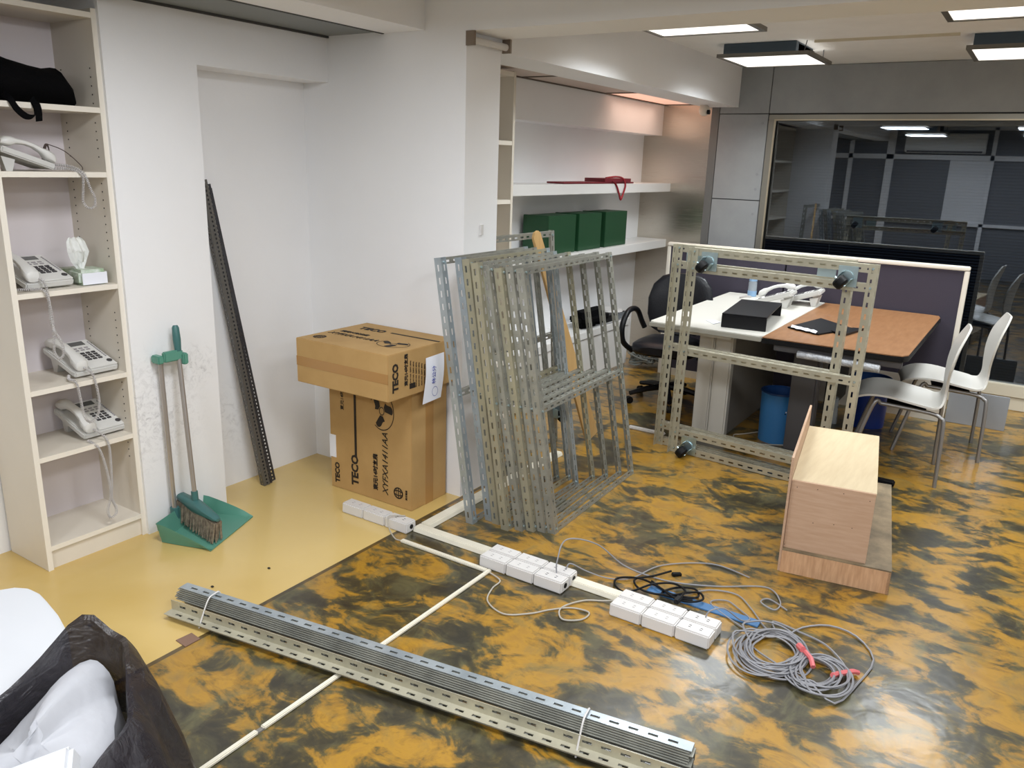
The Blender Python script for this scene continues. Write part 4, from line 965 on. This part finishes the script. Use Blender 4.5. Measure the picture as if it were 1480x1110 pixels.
# ------------------------------------------------------------------ niche shelving
def shelf(label, x0, x1, z0, z1, y0=2.79):
    t = thing('wall_shelf', label, 'shelf', ((x0+x1)/2, 3.0, z0)); MB().box((x0, y0, z0), (x1, 3.074, z1)).build('board', M_lam, t, world=True, bev=.002); return t
shelf('upper thick white wall shelf carrying the red folder', 4.13, XW, 1.449, 1.519)
shelf('lower thick white wall shelf carrying the green boxes', 4.13, XW, .97, 1.037)
t = thing('base_cabinet', 'low white cabinet with a pale worktop under the wall shelves', 'cabinet', (5.2, 2.9, 0))
MB().box((4.13, 2.79, .365), (6.16, 3.074, .42)).build('top', M_lam, t, world=True, bev=.002)
for x_ in (4.14, 4.81, 5.48): MB().box((x_, 2.80, .03), (x_+.665, 2.818, .358)).build('door', M_lam, t, world=True, bev=.002)
MB().box((4.13, 2.818, 0), (6.15, 3.07, .365)).build('body', M_lam, t, world=True)
# tall narrow bookcase in niche
t = thing('bookcase', 'tall cream narrow bookcase half hidden behind the pillar', 'bookcase', (3.75, 2.9, 0))
for x_ in (3.36, 4.088): MB().box((x_, 2.68, 0), (x_+.022, 3.07, 2.155)).build('side_panel', M_cream, t, world=True)
MB().box((3.38, 3.06, 0), (4.09, 3.07, 2.14)).build('back_panel', M_backp, t, world=True)
for z_ in (.1, .45, .8, 1.12, 1.438, 1.772, 2.15): MB().box((3.38, 2.682, z_-.024), (4.09, 3.06, z_)).build('shelf', M_cream2, t, world=True)
hh = MB()
for z_ in [2.0-.03*i for i in range(5)]+[1.72-.03*i for i in range(9)]+[1.4-.03*i for i in range(5)]:
    hh.cyl((4.0865, 2.78, z_), .004, .002, 8, axis='x')
hh.build('peg_holes', M_hole, t, world=True, kind='stuff')
# green boxes
for i, (xa, xb) in enumerate(((4.80, 5.195), (5.235, 5.60), (5.66, 6.05))):
    t = thing('box_file', '%s green box file on the lower wall shelf' % ['leftmost', 'middle', 'rightmost'][i], 'box file', ((xa+xb)/2, 2.94, 1.037), group='green box files on the lower shelf')
    MB().box((xa+.0, 2.835, 1.038), (xb, 3.03, 1.305)).build('body', M_greenbox, t, world=True, bev=.002)
    MB().box((xa-.004, 2.829, 1.038), (xa+.02, 3.035, 1.308)).build('spine', M_greenbox, t, world=True, bev=.003)
# red folder
t = thing('gift_bag', 'flattened dark red paper bag with red ribbon handle on the upper shelf', 'bag', (5.5, 2.88, 1.52))
MB().prism([(4.98, 2.83), (5.5, 2.80), (6.1, 2.82), (6.08, 3.02), (5.0, 2.98)], 1.5205, 1.532).build('body', M_red, t, world=True, bev=.002)
MB().prism([(5.55, 2.80), (6.0, 2.80), (6.0, 3.0), (5.6, 3.0)], 1.532, 1.558).build('flap', M_red, t, world=True)
for dz, sc in ((0, 1), (.004, .8)):
    MB().tube(smooth_path([(5.66, 2.83, 1.54), (5.68, 2.795, 1.535), (5.72, 2.783, 1.50), (5.76, 2.782, 1.45), (5.80, 2.782, 1.40*sc+1.45*(1-sc)), (5.84, 2.782, 1.45), (5.87, 2.783, 1.51), (5.85, 2.80, 1.56), (5.78, 2.83, 1.57), (5.66, 2.85, 1.56)], 5), .007, 7).build('handle', mat('ribbon_red', (150, 30, 42), .5), t, world=True, smooth=True)
# things on low cabinet
MB().prism([(5.36, 2.83), (5.50, 2.80), (5.74, 2.80), (5.86, 2.84), (5.84, 2.98), (5.42, 3.0)], .421, .55).build('pouch', M_cloth, None, cat='bag', label='black soft pouch on the low white cabinet', loc=(5.6, 2.9, .421), bev=.05)
t = thing('network_box', 'black flat network box at the cabinet end near the steel wall', 'electronics', (5.95, 2.95, .42))
MB().box((5.78, 2.83, .421), (6.14, 3.04, .475)).build('body', M_black, t, world=True, bev=.004)
MB().box((5.94, 2.824, .424), (6.14, 2.83, .472)).build('front_panel', mat('panel_silver', (140, 146, 152), .35, .4), t, world=True)
MB().cyl((5.98, 2.826, .448), .01, .003, 12, axis='y').build('port', M_black, t, world=True)
MB().cyl((6.06, 2.93, .476), .10, .018, 24, r2=.09).build('router', M_pvc, None, cat='electronics', label='round white router on top of the black network box', loc=(6.06, 2.93, .476), smooth=True)
cable('cable', 'grey cable on the low white cabinet', [(5.62, 2.86, .425), (5.74, 2.81, .425), (5.88, 2.80, .425), (6.0, 2.81, .425), (6.10, 2.83, .425)], .005, M_wire)
MB().box((4.42, 2.84, 1.038), (4.56, 2.96, 1.075)).build('black_rack', M_black, None, cat='rack', label='small black ridged rack on the lower shelf above the leaning plank', loc=(4.49, 2.9, 1.038), bev=.004)
# leaning plank behind the frames
a = Vector((4.27, 2.14, 0.004)); b2 = Vector((3.70, 2.255, 1.29))
MB().prism([(0, -.05), (1.40, -.03), (1.42, -.01), (1.42, .02), (1.40, .035), (0, .07)], 0, .016, basis(a, b2-a, (1, -.15, .3))).build('plank', M_pine, None, cat='plank', label='pale tapered wooden plank leaning behind the metal frames', loc=tuple(a), bev=.002)

# ------------------------------------------------------------------ bottom-left: bag and foam
t = thing('rubbish_bag', 'open translucent black rubbish bag full of white packaging', 'bag', (.60, 1.62, 0))
C_ = Vector((.645, 1.575, 0)); d1 = Vector((.80, .60, 0)).normalized(); d2 = Vector((-d1.y, d1.x, 0)); nR = 48
def ringpt(k, a, b_, z, amp, skew=0, seed=0):
    th = 2*math.pi*k/nR; cc, ss = math.cos(th), math.sin(th)
    rr = 1+.20*max(0, cc)**4
    nz = amp*mnoise.noise(Vector((cc*2.4, ss*2.4, z*5+seed)))
    return C_+d1*((a+nz)*cc*rr+skew)+d2*((b_+nz)*ss)+Z*(z+.05*amp/.03*mnoise.noise(Vector((cc*1.6+4, ss*1.6, seed)))+.05*max(0, cc)**3*(z > .3))
prof = [(.30, .24, .005, .01), (.34, .30, .06, .03), (.345, .31, .16, .04), (.335, .29, .26, .04), (.325, .24, .36, .035), (.315, .2, .43, .03), (.308, .172, .455, .03), (.295, .16, .45, .03), (.285, .16, .40, .03), (.28, .16, .30, .03)]
MB().loft([[ringpt(k, a, b_, z, am) for k in range(nR)] for a, b_, z, am in prof], caps=False).build('film', M_bag, t, world=True, smooth=True)
rings = []
for a, b_, z in ((.26, .2, .03), (.29, .2, .12), (.285, .17, .22), (.27, .14, .32), (.255, .13, .38), (.2, .10, .405), (.1, .06, .42), (.02, .02, .425)):
    rings.append([ringpt(k, a, b_, z, .03, seed=9) for k in range(nR)])
mf = MB().loft(rings); 
mf.build('packaging', mat('white_packaging', (180, 181, 186), .6, bump=.8, bscale=9), t, world=True, smooth=True)
MB().prism([(-.07, -.05), (.06, -.06), (.09, .03), (-.03, .08)], 0, .05, basis((.60, 1.45, .425), (.9, -.3, .35), (.3, .9, .1))).build('packaging_block', M_foam, t, world=True, bev=.01)
MB().prism([(.30, 1.90), (.60, 1.90), (.90, 1.97), (.99, 2.08), (1.025, 2.2), (1.045, 2.30), (1.055, 2.36), (1.052, 2.41), (1.03, 2.45), (.99, 2.475), (.2, 2.78)], 0.0, .35).build('foam_block', M_foam, None, cat='foam', label='large rounded white foam block behind the rubbish bag', loc=(.6, 2.2, 0), bev=.006)
MB().prism([(1.14, 3.02), (1.245, 2.955), (1.25, 2.97), (1.15, 3.07)], 0, .004).build('paper_scrap', M_paper, None, cat='paper', label='white paper scrap on the yellow floor at the left edge', loc=(1.19, 3.0, 0))
MB().prism([(1.44, 2.235), (1.50, 2.235), (1.505, 2.29), (1.445, 2.295)], 0, .003).build('floor_tag', mat('tag_brown', (128, 100, 84), .6), None, cat='tag', label='small brown tag stuck at the edge of the marbled floor', loc=(1.47, 2.26, 0))
for i, (x_, y_) in enumerate(((1.32, 2.62), (1.75, 2.50), (1.98, 2.44))):
    MB().ball((x_, y_, .003), .006, 7, 4, (1, 1.3, .5)).build('debris', M_hole, None, cat='debris', label='tiny dark speck on the yellow floor in front of the bookcase', group='dark specks on the yellow floor', loc=(x_, y_, 0))
